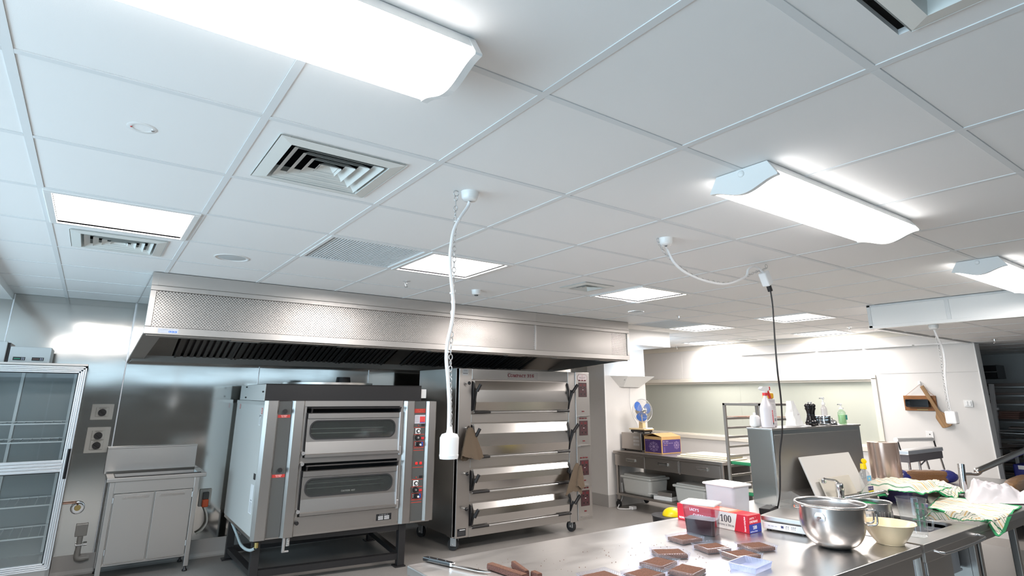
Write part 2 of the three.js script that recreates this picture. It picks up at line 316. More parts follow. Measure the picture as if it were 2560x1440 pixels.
// ================================================================ EXTRACTION HOOD
{
  const hood = thing('extraction_hood', 'long stainless extraction hood with perforated front above the two ovens', 'range hood', [0.63, 0, -3.44]);
  const Wd = 5.615, T = HC - 0.001, B = 2.205, zb = ZW + 0.004 + 3.44;
  mesh('upper_panel', [rb(0, Wd, T - 0.111, T, -0.02, 0, 0.002), bx(0, Wd, T - 0.02, T, zb, -0.021)], M.steel, hood);
  mesh('upper_panel', rb(0.045, 4.0, T - 0.108, T - 0.002, -0.01, 0.003, 0.001), M.steel, hood);
  mesh('upper_panel', rb(4.006, Wd - 0.03, T - 0.108, T - 0.002, -0.01, 0.003, 0.001), M.steel, hood);
  mesh('front_rail', rb(0, Wd, T - 0.152, T - 0.112, -0.025, 0.006, 0.003), M.steel, hood);
  mesh('front_rail', rb(0, Wd, B, B + 0.06, -0.03, 0.006, 0.004), M.steel, hood);
  mesh('end_post', rb(0.001, 0.045, B + 0.061, T - 0.153, -0.03, 0.006, 0.003), M.steel, hood);
  mesh('end_post', rb(Wd - 0.04, Wd - 0.001, B + 0.061, T - 0.153, -0.03, 0.006, 0.003), M.steel, hood);
  mesh('end_post', rb(3.995, 4.012, B + 0.061, T - 0.153, -0.03, 0.004, 0.002), M.steel, hood);
  // perforated sheets: round holes punched through (an alpha-tested sheet of metal in front of a dark void)
  const holes = (() => { const n = 64, c = document.createElement('canvas'); c.width = c.height = n; const x = c.getContext('2d'); x.fillStyle = '#fff'; x.fillRect(0, 0, n, n); x.fillStyle = '#000'; for (const [a, b] of [[0, 0], [n, 0], [0, n], [n, n], [n / 2, n / 2]]) { x.beginPath(); x.arc(a, b, n * 0.19, 0, 7); x.fill(); } const t = new THREE.CanvasTexture(c); t.wrapS = t.wrapT = THREE.RepeatWrapping; t.repeat.set(1 / 0.024, 1 / 0.024); return t; })();
  M.perforated = std({ color: lin(0.50, 0.48, 0.46), metalness: 1, roughness: 0.36, alphaMap: holes, alphaTest: 0.5, side: THREE.DoubleSide });
  for (const [a, b] of [[0.047, 3.994], [4.013, Wd - 0.042]]) {
    const g = new THREE.PlaneGeometry(b - a, T - 0.154 - B - 0.062, 60, 8), p = g.attributes.position;
    for (let i = 0; i < p.count; i++) p.setZ(i, 0.0035 * NOISE.noise(p.getX(i) * 2.2 + a, p.getY(i) * 7, 4.4));
    g.computeVertexNormals(); g.translate((a + b) / 2, (B + 0.062 + T - 0.154) / 2, -0.008); mesh('perforated_sheet', g, M.perforated, hood);
  }
  mesh('plenum_back', bx(0.05, Wd - 0.05, B + 0.02, T - 0.12, -0.3, -0.29), M.steelDark, hood);
  mesh('side_panel', extr(shapeOf([[0.032, B + 0.001], [0.032, T - 0.021], [-zb, T - 0.021], [-zb, 2.066]]), 0.018).rotateY(PI / 2).translate(0.001, 0, 0), M.steelWall, hood);
  mesh('side_panel', extr(shapeOf([[0.032, B + 0.001], [0.032, T - 0.021], [-zb, T - 0.021], [-zb, 2.066]]), 0.018).rotateY(PI / 2).translate(Wd - 0.019, 0, 0), M.steel, hood);
  M.hoodShadeSteel = std({ color: lin(0.30, 0.28, 0.26), metalness: 1, roughness: 0.45 });  // stainless darkened: the shade inside the hood is put into its colour
  mesh('side_lip', extr(shapeOf([[0.035, B - 0.004], [0.035, B + 0.016], [-zb, 2.08], [-zb, 2.06]]), 0.13).rotateY(PI / 2), M.hoodShadeSteel, hood);
  mesh('rear_gutter', [rb(0.02, Wd - 0.02, 2.06, 2.075, zb, zb + 0.42, 0.002), rb(0.02, Wd - 0.02, 2.06, 2.13, zb + 0.41, zb + 0.425, 0.002)], M.hoodShadeSteel, hood);
  mesh('front_gutter', [rb(0.02, Wd - 0.02, B - 0.012, B, -0.16, -0.02, 0.002)], M.hoodShadeSteel, hood);
  mesh('inner_back', [bx(0.02, Wd - 0.02, 2.08, T, zb, zb + 0.02), bx(0.02, Wd - 0.02, B + 0.1, T - 0.02, -0.33, -0.31), bx(0.02, Wd - 0.02, B + 0.001, B + 0.012, -0.31, -0.03)], M.hoodShadeSteel, hood);
  const bumps = [0.66, 1.63, 2.62, 3.62, 4.36, 5.08];
  for (const x of bumps) mesh('light_cover', alongX([[-0.02, B], [-0.15, B], [-0.13, B - 0.02], [-0.04, B - 0.02]], x, x + 0.24), M.hoodShadeSteel, hood);
  // sloped banks of baffle filters
  const f0 = V3(0, 2.13, zb + 0.42), f1 = V3(0, T - 0.1, -0.45), len = f1.clone().sub(f0).length(), ang = Math.atan2(f1.y - f0.y, f1.z - f0.z);
  mesh('filter_frame', [bar(V3(0.2, f0.y, f0.z), V3(0.2, f1.y, f1.z), 0.36, 0.012), bar(V3(2.92, f0.y, f0.z), V3(2.92, f1.y, f1.z), 0.2, 0.012), bar(V3(Wd - 0.5, f0.y, f0.z), V3(Wd - 0.5, f1.y, f1.z), 1.0, 0.012), bx(0.02, Wd - 0.02, f1.y, T, f1.z, -0.1)], M.hoodShadeSteel, hood);
  const louvre = new THREE.BoxGeometry(0.034, len, 0.02); louvre.rotateX(PI / 2 - ang);
  M.filter = std({ color: lin(0.12, 0.108, 0.10), metalness: 0.8, roughness: 0.45 });
  for (let b = 0; b < 8; b++) {
    const x0 = b < 4 ? 0.4 + b * 0.6 : 3.05 + (b - 4) * 0.5, w = b < 4 ? 0.58 : 0.48, n = Math.floor(w / 0.062);
    const fl = mesh('baffle_filter', [bar(V3(x0 + 0.01, f0.y, f0.z), V3(x0 + 0.01, f1.y, f1.z), 0.02, 0.04), bar(V3(x0 + w - 0.01, f0.y, f0.z), V3(x0 + w - 0.01, f1.y, f1.z), 0.02, 0.04), bar(V3(x0 + w / 2, f0.y + 0.03, f0.z - 0.03), V3(x0 + w / 2, f1.y + 0.03, f1.z - 0.03), w, 0.006)], M.filter, hood);
    const lv = []; for (let k = 0; k < n; k++) lv.push(louvre.clone().translate(x0 + 0.04 + k * (w - 0.06) / (n - 1) * 0.97, (f0.y + f1.y) / 2, (f0.z + f1.z) / 2));
    lv.forEach((g) => mesh('baffle', g, M.filter, fl));
    for (const hx of [0.3, 0.7]) mesh('handle', new THREE.TorusGeometry(0.04, 0.004, 6, 16).rotateX(PI / 2 - ang).translate(x0 + w * hx, f0.y + 0.16, f0.z + 0.16 / Math.tan(ang) + 0.02), M.filter, fl);
  }
  // maker's plate
  const label = mesh('maker_label', sheet(0.145, 0.036).translate(0.17, B + 0.03, 0.008), canvasMat(256, 64, (c, w, h) => { c.fillStyle = '#c9ccd6'; c.fillRect(0, 0, w, h); c.fillStyle = '#9aa0ae'; c.fillRect(60, 10, 60, 3); c.fillRect(20, 22, 90, 2); c.fillStyle = '#2f6fd0'; for (const x of [150, 187, 224]) { c.beginPath(); c.ellipse(x, 42, 17, 13, 0, 0, 7); c.fill(); } c.strokeStyle = '#dfe8f6'; c.lineWidth = 4; for (const x of [150, 187, 224]) { c.beginPath(); c.arc(x, 42, 7, 0.6, 5); c.stroke(); } }), hood, true);
  label.userData.label = 'small silver label with three blue dots';
}

// ================================================================ OVEN WITH TWO GLAZED DOORS (on a black stand)
{
  const o = thing('convection_oven', 'two-deck baking oven with glazed doors and grey control strip on black stand', 'oven', [1.766, 0, -4.07], -3.45 * PI / 180);
  const Y0 = 0.43, Y1 = 1.672, Wd = 1.82, D = 1.4;
  M.ovenSide = std({ color: lin(0.57, 0.575, 0.555), roughness: 0.45 });
  M.ovenFront = std({ color: lin(0.43, 0.415, 0.40), metalness: 1, roughness: 0.34, bumpMap: texBrush, bumpScale: 0.0001 });
  const foot = (y0, y1, s0 = 0, s1 = Wd, d0 = 0, d1 = D, sk = -0.075) => { const g = extr(shapeOf([[s0, d0], [s1, d0], [s1, d1], [s0 + sk * (d1 - d0) / D, d1]]), y1 - y0); g.rotateX(-PI / 2); g.translate(0, y0, 0); return g; };
  mesh('body', [foot(Y0 + 0.015, Y1 - 0.04, 0.004, 0.4, 0.02), foot(Y0 + 0.015, Y1 - 0.04, 1.41, Wd - 0.004, 0.02, D, 0), foot(Y0 + 0.015, Y1 - 0.04, 0.33, 1.42, 0.52, D, 0), foot(1.625, Y1 - 0.041, 0.38, 1.42, 0.03, 0.55, 0), foot(Y0 + 0.016, 0.58, 0.38, 1.42, 0.03, 0.55, 0)], M.ovenSide, o);
  mesh('base_tray', foot(Y0 - 0.02, Y0 + 0.016, 0.01, Wd - 0.01, 0.03), M.steelDark, o);
  mesh('top_rim', foot(Y1 - 0.042, Y1 - 0.004, 0, Wd, 0.02), M.steelDark, o);
  mesh('side_seam', bar(V3(-0.012, Y0 + 0.03, -0.45), V3(-0.012, Y1 - 0.045, -0.45), 0.012, 0.004), M.ovenSide, o);
  mesh('front_frame', [bx(0.36, 1.43, Y1 - 0.055, Y1, -0.03, 0.0), bx(0.36, 1.43, Y0 + 0.01, 0.585, -0.03, 0), bx(0.36, 1.43, 1.075, 1.125, -0.03, 0), bx(0.36, 0.405, 0.585, Y1, -0.03, -0.012), bx(1.4, 1.43, 0.585, Y1, -0.03, -0.012)], M.ovenFront, o);
  mesh('oven_cavity', [bx(0.4, 1.41, 0.585, 1.62, -0.5, -0.49), bx(0.4, 1.41, 0.581, 0.6, -0.49, -0.03), bx(0.401, 0.41, 0.6, 1.62, -0.49, -0.03), bx(1.4, 1.409, 0.6, 1.62, -0.49, -0.03), bx(0.401, 1.409, 1.6, 1.624, -0.49, -0.031), bx(0.4, 1.41, 1.08, 1.12, -0.49, -0.03)], M.black, o);
  // chamfered pilasters
  const pil = (x0, w, y0, y1) => extr(shapeOf([[x0, 0], [x0 + w, 0], [x0 + w, -0.03], [x0 + w - 0.012, -0.042], [x0 + 0.03, -0.042], [x0, -0.008]]), y1 - y0).rotateX(-PI / 2).translate(0, y0, -0.005);
  mesh('pilaster', pil(-0.004, 0.13, Y0 - 0.01, Y1 + 0.002), M.ovenFront, o);
  mesh('pilaster', pil(0.25, 0.125, Y0 - 0.01, Y1), M.ovenFront, o);
  mesh('pilaster', pil(1.44, 0.122, Y0 - 0.005, Y1 - 0.002), M.ovenFront, o);
  mesh('pilaster', pil(1.7, 0.122, Y0, Y1 - 0.005), M.ovenFront, o);
  const gp = mesh('grey_panel', bx(0.126, 0.252, Y0, Y1 - 0.002, -0.02, 0.012), M.greyPanel, o);
  const strip = (t, w = 256, h = 48) => canvasMat(w, h, (c) => { c.fillStyle = '#b5352f'; c.fillRect(0, 0, w, h); c.fillStyle = '#e8c9c4'; c.font = 'bold 19px sans-serif'; c.textAlign = 'center'; t.forEach((s, k) => c.fillText(s, w / 2, 20 + k * 21)); });
  const red2 = strip(['FLUE DAMPER', 'PULL OPEN']);
  for (const [x, y] of [[0.186, 1.526], [0.19, 0.974]]) mesh('warning_strip', sheet(0.118, 0.028).translate(x, y, 0.0135), red2, gp, true);
  for (const [x, y] of [[0.187, 1.573], [0.194, 1.028]]) mesh('knob', [cyl(0.018, 0.022, 0.03, 0, 0, 0, 16).rotateX(PI / 2).translate(x, y, 0.012)], M.black, gp);
  const cp = mesh('control_panel', bx(1.56, 1.702, Y0 + 0.005, Y1 - 0.004, -0.02, 0.012), M.greyPanel, o);
  M.ctrlRed = std({ color: lin(0.5, 0.05, 0.03), roughness: 0.5 });
  const lineR = (y, w = 0.126) => mesh('red_line', bx(1.632 - w / 2, 1.632 + w / 2, y - 0.003, y + 0.003, 0.011, 0.0135), M.ctrlRed, cp);
  mesh('name_strip', sheet(0.128, 0.045).translate(1.631, 1.565, 0.0135), canvasMat(128, 48, (c) => { c.fillStyle = '#b23128'; c.fillRect(0, 0, 128, 48); c.fillStyle = '#d87a52'; scrawl(c, 22, 8, 84, 12, 1); scrawl(c, 26, 27, 76, 12, 4); }), cp, true);
  mesh('notice_sticker', sheet(0.126, 0.092).translate(1.634, 1.475, 0.0135), canvasMat(128, 96, (c) => { c.fillStyle = '#c9c7cf'; c.fillRect(0, 0, 128, 96); c.fillStyle = '#e14a48'; c.fillRect(62, 18, 64, 62); c.fillStyle = '#5a4a9a'; c.fillRect(62, 80, 64, 10); c.fillStyle = '#8b8a92'; for (let k = 0; k < 9; k++) c.fillRect(8, 14 + k * 8, 42, 2); }), cp, true);
  for (const [ya, yb, yc, yd] of [[1.35, 1.282, 1.212, 1.16], [0.811, 0.746, 0.681, 0.63]]) {
    lineR(ya + 0.038); lineR(ya - 0.036); lineR(yd + 0.012, 0.12); lineR(yd - 0.012, 0.12);
    mesh('indicator', bx(1.655, 1.69, ya + 0.052, ya + 0.075, 0.012, 0.02), M.black, cp); mesh('indicator', cyl(0.007, 0.007, 0.006, 0, 0, 0, 10).rotateX(PI / 2).translate(1.618, ya + 0.06, 0.012), M.ctrlRed, cp);
    mesh('dial_plate', rb(1.585, 1.645, ya - 0.03, ya + 0.03, 0.011, 0.016, 0.004), M.whiteGloss, cp);
    mesh('knob', [cyl(0.022, 0.022, 0.012, 0, 0, 0, 20).rotateX(PI / 2).translate(1.617, ya, 0.016)], M.black, cp);
    mesh('knob_cap', cyl(0.013, 0.013, 0.008, 0, 0, 0, 16).rotateX(PI / 2).translate(1.617, ya, 0.028), M.whiteGloss, cp);
    mesh('timer_dial', [cyl(0.03, 0.028, 0.018, 0, 0, 0, 20).rotateX(PI / 2).translate(1.615, yb, 0.012)], M.black, cp);
    mesh('timer_cap', cyl(0.011, 0.011, 0.006, 0, 0, 0, 12).rotateX(PI / 2).translate(1.615, yb, 0.03), M.zinc, cp);
    mesh('rocker_switch', rb(1.655, 1.69, yb - 0.022, yb + 0.004, 0.012, 0.022, 0.003), M.red, cp);
    mesh('dial_scale', sheet(0.118, 0.06).translate(1.634, yc, 0.0135), canvasMat(128, 64, (c) => { c.fillStyle = '#222428'; c.fillRect(0, 0, 128, 64); c.strokeStyle = '#c33a2c'; c.lineWidth = 4; c.strokeRect(2, 2, 124, 60); c.fillStyle = '#3554a8'; c.fillRect(90, 8, 26, 48); c.fillStyle = '#b9b5b0'; c.fillRect(10, 12, 14, 8); c.fillRect(14, 26, 6, 22); }), cp, true);
    mesh('knob', cyl(0.024, 0.022, 0.022, 0, 0, 0, 18).rotateX(PI / 2).translate(1.636, yc, 0.013), M.black, cp);
    mesh('knob_cap', cyl(0.011, 0.011, 0.006, 0, 0, 0, 12).rotateX(PI / 2).translate(1.642, yc - 0.004, 0.035), M.whiteGloss, cp);
  }
  const redLamp = std({ color: lin(0.6, 0.02, 0.02), roughness: 0.4, emissive: lin(1, 0.05, 0.04), emissiveIntensity: 0.35 });
  for (const x of [1.612, 1.662]) mesh('lamp_button', rb(x - 0.014, x + 0.014, 1.0, 1.028, 0.012, 0.024, 0.004), redLamp, cp); lineR(0.972);
  // doors
  const doorGlass = phy({ color: lin(0.75, 0.79, 0.77), roughness: 0.05, transmission: 0.97, thickness: 0, ior: 1.5 });
  [[1.6, 1.13], [1.05, 0.595]].forEach(([t, b], k) => {
    const ft = t - 0.045, cr1 = ft - 0.058, cr2 = b + 0.145, cz = 0.012, x0 = 0.416, x1 = 1.4;
    const d = mesh('door', [(() => { const s = shapeOf([[x0, cr2], [x1, cr2], [x1, cr1], [x0, cr1]]); s.holes.push(rrect(0.45, 1.345, cr2 + 0.025, cr1 - 0.02, 0.07)); return extr(s, 0.03).translate(0, 0, cz - 0.03); })(),
      alongX([[cz - 0.03, cr1], [cz + 0.018, cr1 + 0.004], [cz + 0.018, ft - 0.006], [cz + 0.01, ft], [cz - 0.03, ft]], x0, x1), alongX([[cz - 0.03, cr2], [cz, cr2], [cz + 0.012, b + 0.032], [cz + 0.026, b + 0.026], [cz + 0.026, b], [cz - 0.03, b]], x0, x1)], M.ovenFront, o);
    mesh('window_gasket', (() => { const s = rrect(0.445, 1.35, cr2 + 0.02, cr1 - 0.015, 0.075); s.holes.push(rrect(0.457, 1.338, cr2 + 0.032, cr1 - 0.027, 0.064)); return extr(s, 0.008).translate(0, 0, cz - 0.001); })(), M.rubber, d);
    mesh('door_glass', extr(rrect(0.457, 1.338, cr2 + 0.032, cr1 - 0.027, 0.064), 0.004).translate(0, 0, cz - 0.004), doorGlass, d);
    mesh('bake_rack', [0.3, 0.6].map((f) => bx(0.47, 1.33, cr2 + 0.02 + f * 0.15, cr2 + 0.028 + f * 0.15, -0.2, -0.19)), M.steel, d);
    const hy = t + 0.004;
    mesh('handle', alongX([[0.02, hy], [0.05, hy + 0.004], [0.055, hy - 0.006], [0.03, hy - 0.014], [0.02, hy - 0.014]], 0.435, 1.395), M.black, d);
    for (const x of [0.44, 1.38]) mesh('handle_arm', alongX([[0.02, ft - 0.005], [0.035, ft + 0.012], [0.052, hy + 0.002], [0.03, hy - 0.002]], x, x + 0.014), M.black, d);
    mesh('hinge', rb(0.402, 0.414, b + 0.02, ft, -0.03, 0.0, 0.003), M.black, d);
    for (const [x, y] of [[0.4, b + 0.04], [0.4, b - 0.06]]) mesh('hinge_pin', cyl(0.018, 0.018, 0.03, 0, 0, 0, 12).rotateX(PI / 2).translate(x, y, 0.0), k && y < b ? M.black : M.zinc, d);
    mesh('hinge_block', rb(1.402, 1.432, b - 0.02, b + 0.07, -0.01, 0.018, 0.006), M.zinc, d);
    mesh('edge_strip', rb(x1 - 0.014, x1, b, ft, cz, cz + 0.022, 0.003), M.alu, d);
    if (k) mesh('lettering', sheet(0.24, 0.03).translate(0.9, cr2 + 0.055, cz + 0.001), canvasMat(512, 64, (c) => { c.clearRect(0, 0, 512, 64); c.fillStyle = '#9a9c98'; c.font = '46px sans-serif'; c.fillText('CAUTION  HOT', 60, 50); }, { transparent: true, alphaTest: 0.4 }), d, true);
  });
  mesh('rating_plate', sheet(0.165, 0.062).translate(1.28, 0.506, 0.0015), canvasMat(256, 96, (c) => { c.fillStyle = '#15161a'; c.fillRect(0, 0, 256, 96); c.fillStyle = '#c8c8c8'; scrawl(c, 52, 8, 150, 12, 2); for (let k = 0; k < 4; k++) { c.fillRect(34, 32 + k * 15, 84, 9); c.fillRect(136, 32 + k * 15, 84, 9); } }), o, true);
  // side labels and recessed pull
  const side = (g) => g.rotateY(-PI / 2);
  const onSide = (name, w, h, y, d, m) => mesh(name, side(sheet(w, h)).rotateY(0.054).translate(0.003 - 0.0535 * d, y, -d), m, o, true);
  const badge = canvasMat(64, 64, (c) => { c.fillStyle = '#c23a34'; c.fillRect(0, 0, 64, 64); c.fillStyle = '#f0d8d4'; for (let k = 0; k < 3; k++) { c.fillRect(8, 8 + k * 18, 20, 12); c.fillRect(34, 8 + k * 18, 22, 12); } });
  onSide('badge', 0.045, 0.055, 1.575, 0.11, badge); onSide('badge', 0.05, 0.05, 1.6, 1.2, badge);
  onSide('data_label', 0.085, 0.11, 1.49, 0.16, canvasMat(64, 96, (c) => { c.fillStyle = '#dfe2e2'; c.fillRect(0, 0, 64, 96); c.fillStyle = '#222'; c.fillRect(8, 6, 14, 22); c.fillRect(34, 8, 18, 12); c.fillStyle = '#999'; for (let k = 0; k < 6; k++) c.fillRect(8, 36 + k * 9, 46, 3); }));
  onSide('side_pull', 0.085, 0.055, 0.965, 0.12, M.black);
  onSide('paper_notice', 0.14, 0.26, 0.76, 0.16, canvasMat(96, 160, (c) => { c.fillStyle = '#e6e8ea'; c.fillRect(0, 0, 96, 160); c.fillStyle = '#8a8d92'; c.fillRect(30, 84, 40, 6); for (let k = 0; k < 8; k++) c.fillRect(14, 100 + k * 7, 68, 2); }));
  // roof box, fan plate and flue cap
  mesh('roof_box', [foot(Y1, 1.838, 0.0, 1.66, 0.045, 0.055, 0), foot(1.828, 1.838, 0.0, 1.66, 0.045, 1.2, 0)], M.blackSteel, o);
  mesh('roof_side', foot(Y1, 1.832, -0.004, 0.01, 0.05, 1.25), M.ovenSide, o);
  mesh('roof_back', foot(Y1, 1.83, 0.02, 1.66, 1.15, 1.2, 0), M.ovenSide, o);
  for (const [d, y] of [[0.1, 1.76], [0.9, 1.7], [0.9, 1.81]]) mesh('bolt', new THREE.SphereGeometry(0.009, 8, 6).translate(-0.01 - 0.0535 * d, y, -d), M.black, o);
  mesh('junction_box', rb(1.665, 1.73, 1.7, 1.8, -0.14, -0.06, 0.006), M.whiteGloss, o);
  mesh('turntable_plate', cyl(0.5, 0.5, 0.022, 0.75, 1.84, -0.62, 48), M.steel, o);
  mesh('flue_cap', [cyl(0.085, 0.075, 0.07, 0.92, 1.86, -0.6, 28), cyl(0.1, 0.1, 0.008, 0.92, 1.86, -0.6, 28)], M.black, o);
  // black stand
  const lg = 0.075; const legs = [[0.045, -0.13], [1.47, -0.03], [-0.03, -1.22], [1.56, -1.25]];
  for (const [x, z] of legs) { const l = mesh('leg', rb(x, x + lg, 0.012, Y0 - 0.02, z - lg, z, 0.004), M.blackSteel, o); mesh('foot_plate', bx(x - 0.03, x + lg + 0.01, 0, 0.012, z - lg - 0.02, z + 0.02), M.blackSteel, l); }
  const P4 = legs.map(([x, z]) => V3(x + lg / 2, 0.1, z - lg / 2));
  for (const [a, b] of [[0, 1], [0, 2], [1, 3], [2, 3]]) mesh('rail', bar(P4[a], P4[b], 0.06, 0.05), M.blackSteel, o);
  for (const [a, b] of [[0, 1], [0, 2], [1, 3], [2, 3]]) mesh('top_rail', bar(P4[a].clone().setY(Y0 - 0.045), P4[b].clone().setY(Y0 - 0.045), 0.06, 0.05), M.blackSteel, o);
  mesh('gas_pipe', tube([V3(-0.03, 0.41, -1.0), V3(0.0, 0.33, -0.8), V3(0.0, 0.3, -0.4), V3(0.03, 0.32, -0.1), V3(0.055, 0.35, -0.02)], 0.014), std({ color: lin(0.42, 0.5, 0.52), roughness: 0.4 }), o);
  mesh('gas_nut', cyl(0.02, 0.02, 0.045, 0.062, 0.355, -0.015, 8), std({ color: lin(0.5, 0.4, 0.16), metalness: 1, roughness: 0.35 }), o);
  const sp = []; for (let k = 0; k <= 90; k++) sp.push(V3(0.335 + 0.018 * Math.cos(k * 0.63), 0.42 - k * 0.0009, -0.0 + 0.018 * Math.sin(k * 0.63)));
  mesh('spring', tube(sp, 0.0035, 200, 5), M.zinc, o); mesh('spring_bracket', [rb(0.285, 0.31, 0.3, 0.42, -0.01, 0.025, 0.004), rb(0.285, 0.35, 0.29, 0.305, -0.01, 0.02, 0.004)], M.zinc, o);
  mesh('cable', tube([V3(1.15, 0.42, -0.5), V3(1.25, 0.33, -0.45), V3(1.38, 0.31, -0.4), V3(1.5, 0.4, -0.4)], 0.016), M.black, o);
}

// ================================================================ FOUR-DECK OVEN ON CASTORS
{
  const o = thing('deck_oven', 'tall stainless four-deck oven on castors with dark red control panels', 'oven', [4.0, 0, -4.15]);
  const Y0 = 0.145, Y1 = 2.06;
  M.deckSide = M.steel;
  mesh('body', [bx(-0.025, 1.84, Y0 + 0.02, Y1 - 0.005, -1.02, -0.02)], M.deckSide, o);
  mesh('side_post', rb(-0.03, 0.012, Y0 + 0.01, Y1, -0.14, -0.02, 0.003), M.steelDark, o);
  mesh('left_pilaster', rb(0, 0.183, Y0, Y1, -0.03, 0.0, 0.006), M.steel, o);
  mesh('right_pilaster', rb(1.745, 1.87, Y0 - 0.02, Y1 - 0.004, -0.03, 0.002, 0.004), M.steel, o);
  mesh('control_column', rb(1.872, 2.13, 0.135, Y1, -0.08, 0.016, 0.006), M.steel, o);
  mesh('header', rb(0.185, 1.745, 1.925, Y1 - 0.004, -0.03, -0.002, 0.004), M.steelBright, o);
  for (const [a, b] of [[1.41, 1.515], [0.897, 0.995], [0.52, 0.612], [0.143, 0.243]]) mesh('rail', rb(0.185, 1.742, a, b, -0.03, -0.002, 0.004), M.steel, o);
  mesh('deck_recess', bx(0.186, 1.742, 0.2, 1.93, -0.1, -0.09), M.black, o);
  const dark = std({ color: lin(0.06, 0.025, 0.027), roughness: 0.45 }), maroon = std({ color: lin(0.13, 0.012, 0.016), roughness: 0.5 });
  const decks = [[1.912, 1.54, 1.818, 1.46], [1.394, 1.02, 1.305, 1.07], [0.876, 0.63, 0.791, 0.563], [0.497, 0.252, 0.406, 0.18]];
  const panelMat = canvasMat(128, 160, (c) => { c.fillStyle = '#3d2226'; c.fillRect(0, 0, 128, 160); c.strokeStyle = '#6e2530'; c.lineWidth = 2; c.strokeRect(20, 16, 28, 22); c.strokeRect(74, 16, 40, 22); c.fillStyle = '#5c1018'; c.fillRect(22, 18, 24, 18); c.fillRect(76, 18, 36, 18); c.fillStyle = '#120809'; for (const [x, y] of [[22, 46], [80, 46], [28, 122], [84, 122]]) c.fillRect(x, y, 26, 16); c.strokeRect(30, 88, 14, 22); c.strokeRect(84, 88, 14, 22); c.fillStyle = '#e8dede'; c.fillRect(56, 78, 20, 5); c.fillStyle = '#8c2a33'; for (const [x, y] of [[52, 50], [110, 50], [56, 126], [112, 126]]) c.fillRect(x, y, 5, 8); });
  decks.forEach(([t, b, py, sy], k) => {
    const h = t - b, tall = k < 2, z1 = tall ? 0.02 : 0.02, z2 = tall ? 0.03 : 0.026, c1 = t - h * (tall ? 0.3 : 0.27), c2 = b + h * (tall ? 0.31 : 0.42);
    const prof = [[-0.03, t], [-0.012, t], [z1, c1], [z2, c2], [0.012, b + 0.012], [-0.03, b + 0.012]];
    const g = alongX(prof, 0.232, 1.722);
    const d = mesh('oven_door', g, M.steelBright, o); d.userData.label = 'folded mirror-bright steel deck door';
    for (const x of [0.19, 1.724]) mesh('gap_shade_plate', alongX([[-0.03, b + 0.01], [0.004, b + 0.01], [z1 + 0.02, t - 0.09], [z1, t - 0.02], [-0.03, t]], x, x + 0.012), M.black, d);  // black plates stand in for the dark gap beside each door
    for (const x of [0.206, 1.738]) mesh('lever_arm', bar(V3(x, b + 0.02, 0.005), V3(x + 0.012, t - 0.1, 0.06), 0.012, 0.03), M.black, d);
    mesh('lever_knob', rod(V3(0.2, t - 0.13, 0.095), V3(0.232, t - 0.045, 0.125), 0.021, 10), M.black, d);
    mesh('lever_knob', rod(V3(1.75, t - 0.13, 0.09), V3(1.825, t - 0.03, 0.11), 0.022, 10), M.black, d);
    mesh('lever_link', rod(V3(1.738, b + 0.1, 0.03), V3(1.76, t - 0.11, 0.09), 0.012, 8), M.black, d);
    mesh('counter_bar', [rod(V3(0.2, b - 0.006, 0.03), V3(1.74, b - 0.006, 0.03), 0.007, 8)], M.zinc, d);
    for (const [a, e] of [[0.21, 0.44], [1.52, 1.73]]) mesh('bar_grip', rod(V3(a, b - 0.006, 0.03), V3(e, b - 0.006, 0.03), 0.015, 10), M.black, d);
    mesh('control_plate', [rb(1.925, 2.077, py - 0.098, py + 0.098, 0.012, 0.02, 0.002)], dark, o);
    mesh('control_face', sheet(0.15, 0.192).translate(2.001, py, 0.0212), panelMat, o, true);
    for (const x of [1.945, 1.995, 2.045]) mesh('rocker_switch', rb(x - 0.016, x + 0.016, py + 0.12, py + 0.137, 0.014, 0.024, 0.002), maroon, o);
    mesh('rocker_switch', rb(1.98, 2.018, sy + 0.058, sy + 0.074, 0.014, 0.024, 0.002), maroon, o);
    mesh('ledge', alongX([[0.014, sy - 0.006], [0.055, sy + 0.002], [0.055, sy + 0.008], [0.014, sy + 0.006]], 1.91, 2.085), M.steelBright, o);
    const kb = mesh('steam_knob', cyl(0.006, 0.006, 0.05, 0, 0, 0, 8).rotateX(PI / 2).translate(0.108, [1.88, 1.356, 0.842, 0.46][k], 0), M.zinc, o);
    mesh('knob_ball', new THREE.SphereGeometry(0.021, 14, 10).translate(0.108, [1.88, 1.356, 0.842, 0.46][k], 0.06), M.black, kb);
  });
  mesh('lettering', sheet(0.5, 0.09).translate(0.968, 1.988, 0.0005), canvasMat(1024, 184, (c) => { c.fillStyle = '#6b2a34'; c.textBaseline = 'alphabetic'; let x = 10; for (const [t, s] of [['C', 118], ['OMPACT', 92], [' 316', 108]]) { c.font = s + 'px serif'; for (const ch of t) { c.save(); c.translate(x, 130); c.scale(1.22, 1); c.fillText(ch, 0, 0); c.strokeStyle = '#6b2a34'; c.lineWidth = 6; c.strokeText(ch, 0, 0); c.restore(); x += c.measureText(ch).width * 1.22 + 6; } } }, { transparent: true, alphaTest: 0.4 }), o, true);
  mesh('emblem', extr(shapeOf([[-0.095, 0.02], [-0.06, 0.052], [0.06, 0.052], [0.095, 0.02], [0.095, -0.02], [0.06, -0.052], [-0.06, -0.052], [-0.095, -0.02]]), 0.004).translate(1.998, 1.983, 0.014), std({ color: lin(0.3, 0.28, 0.28), roughness: 0.4, metalness: 0.5 }), o);
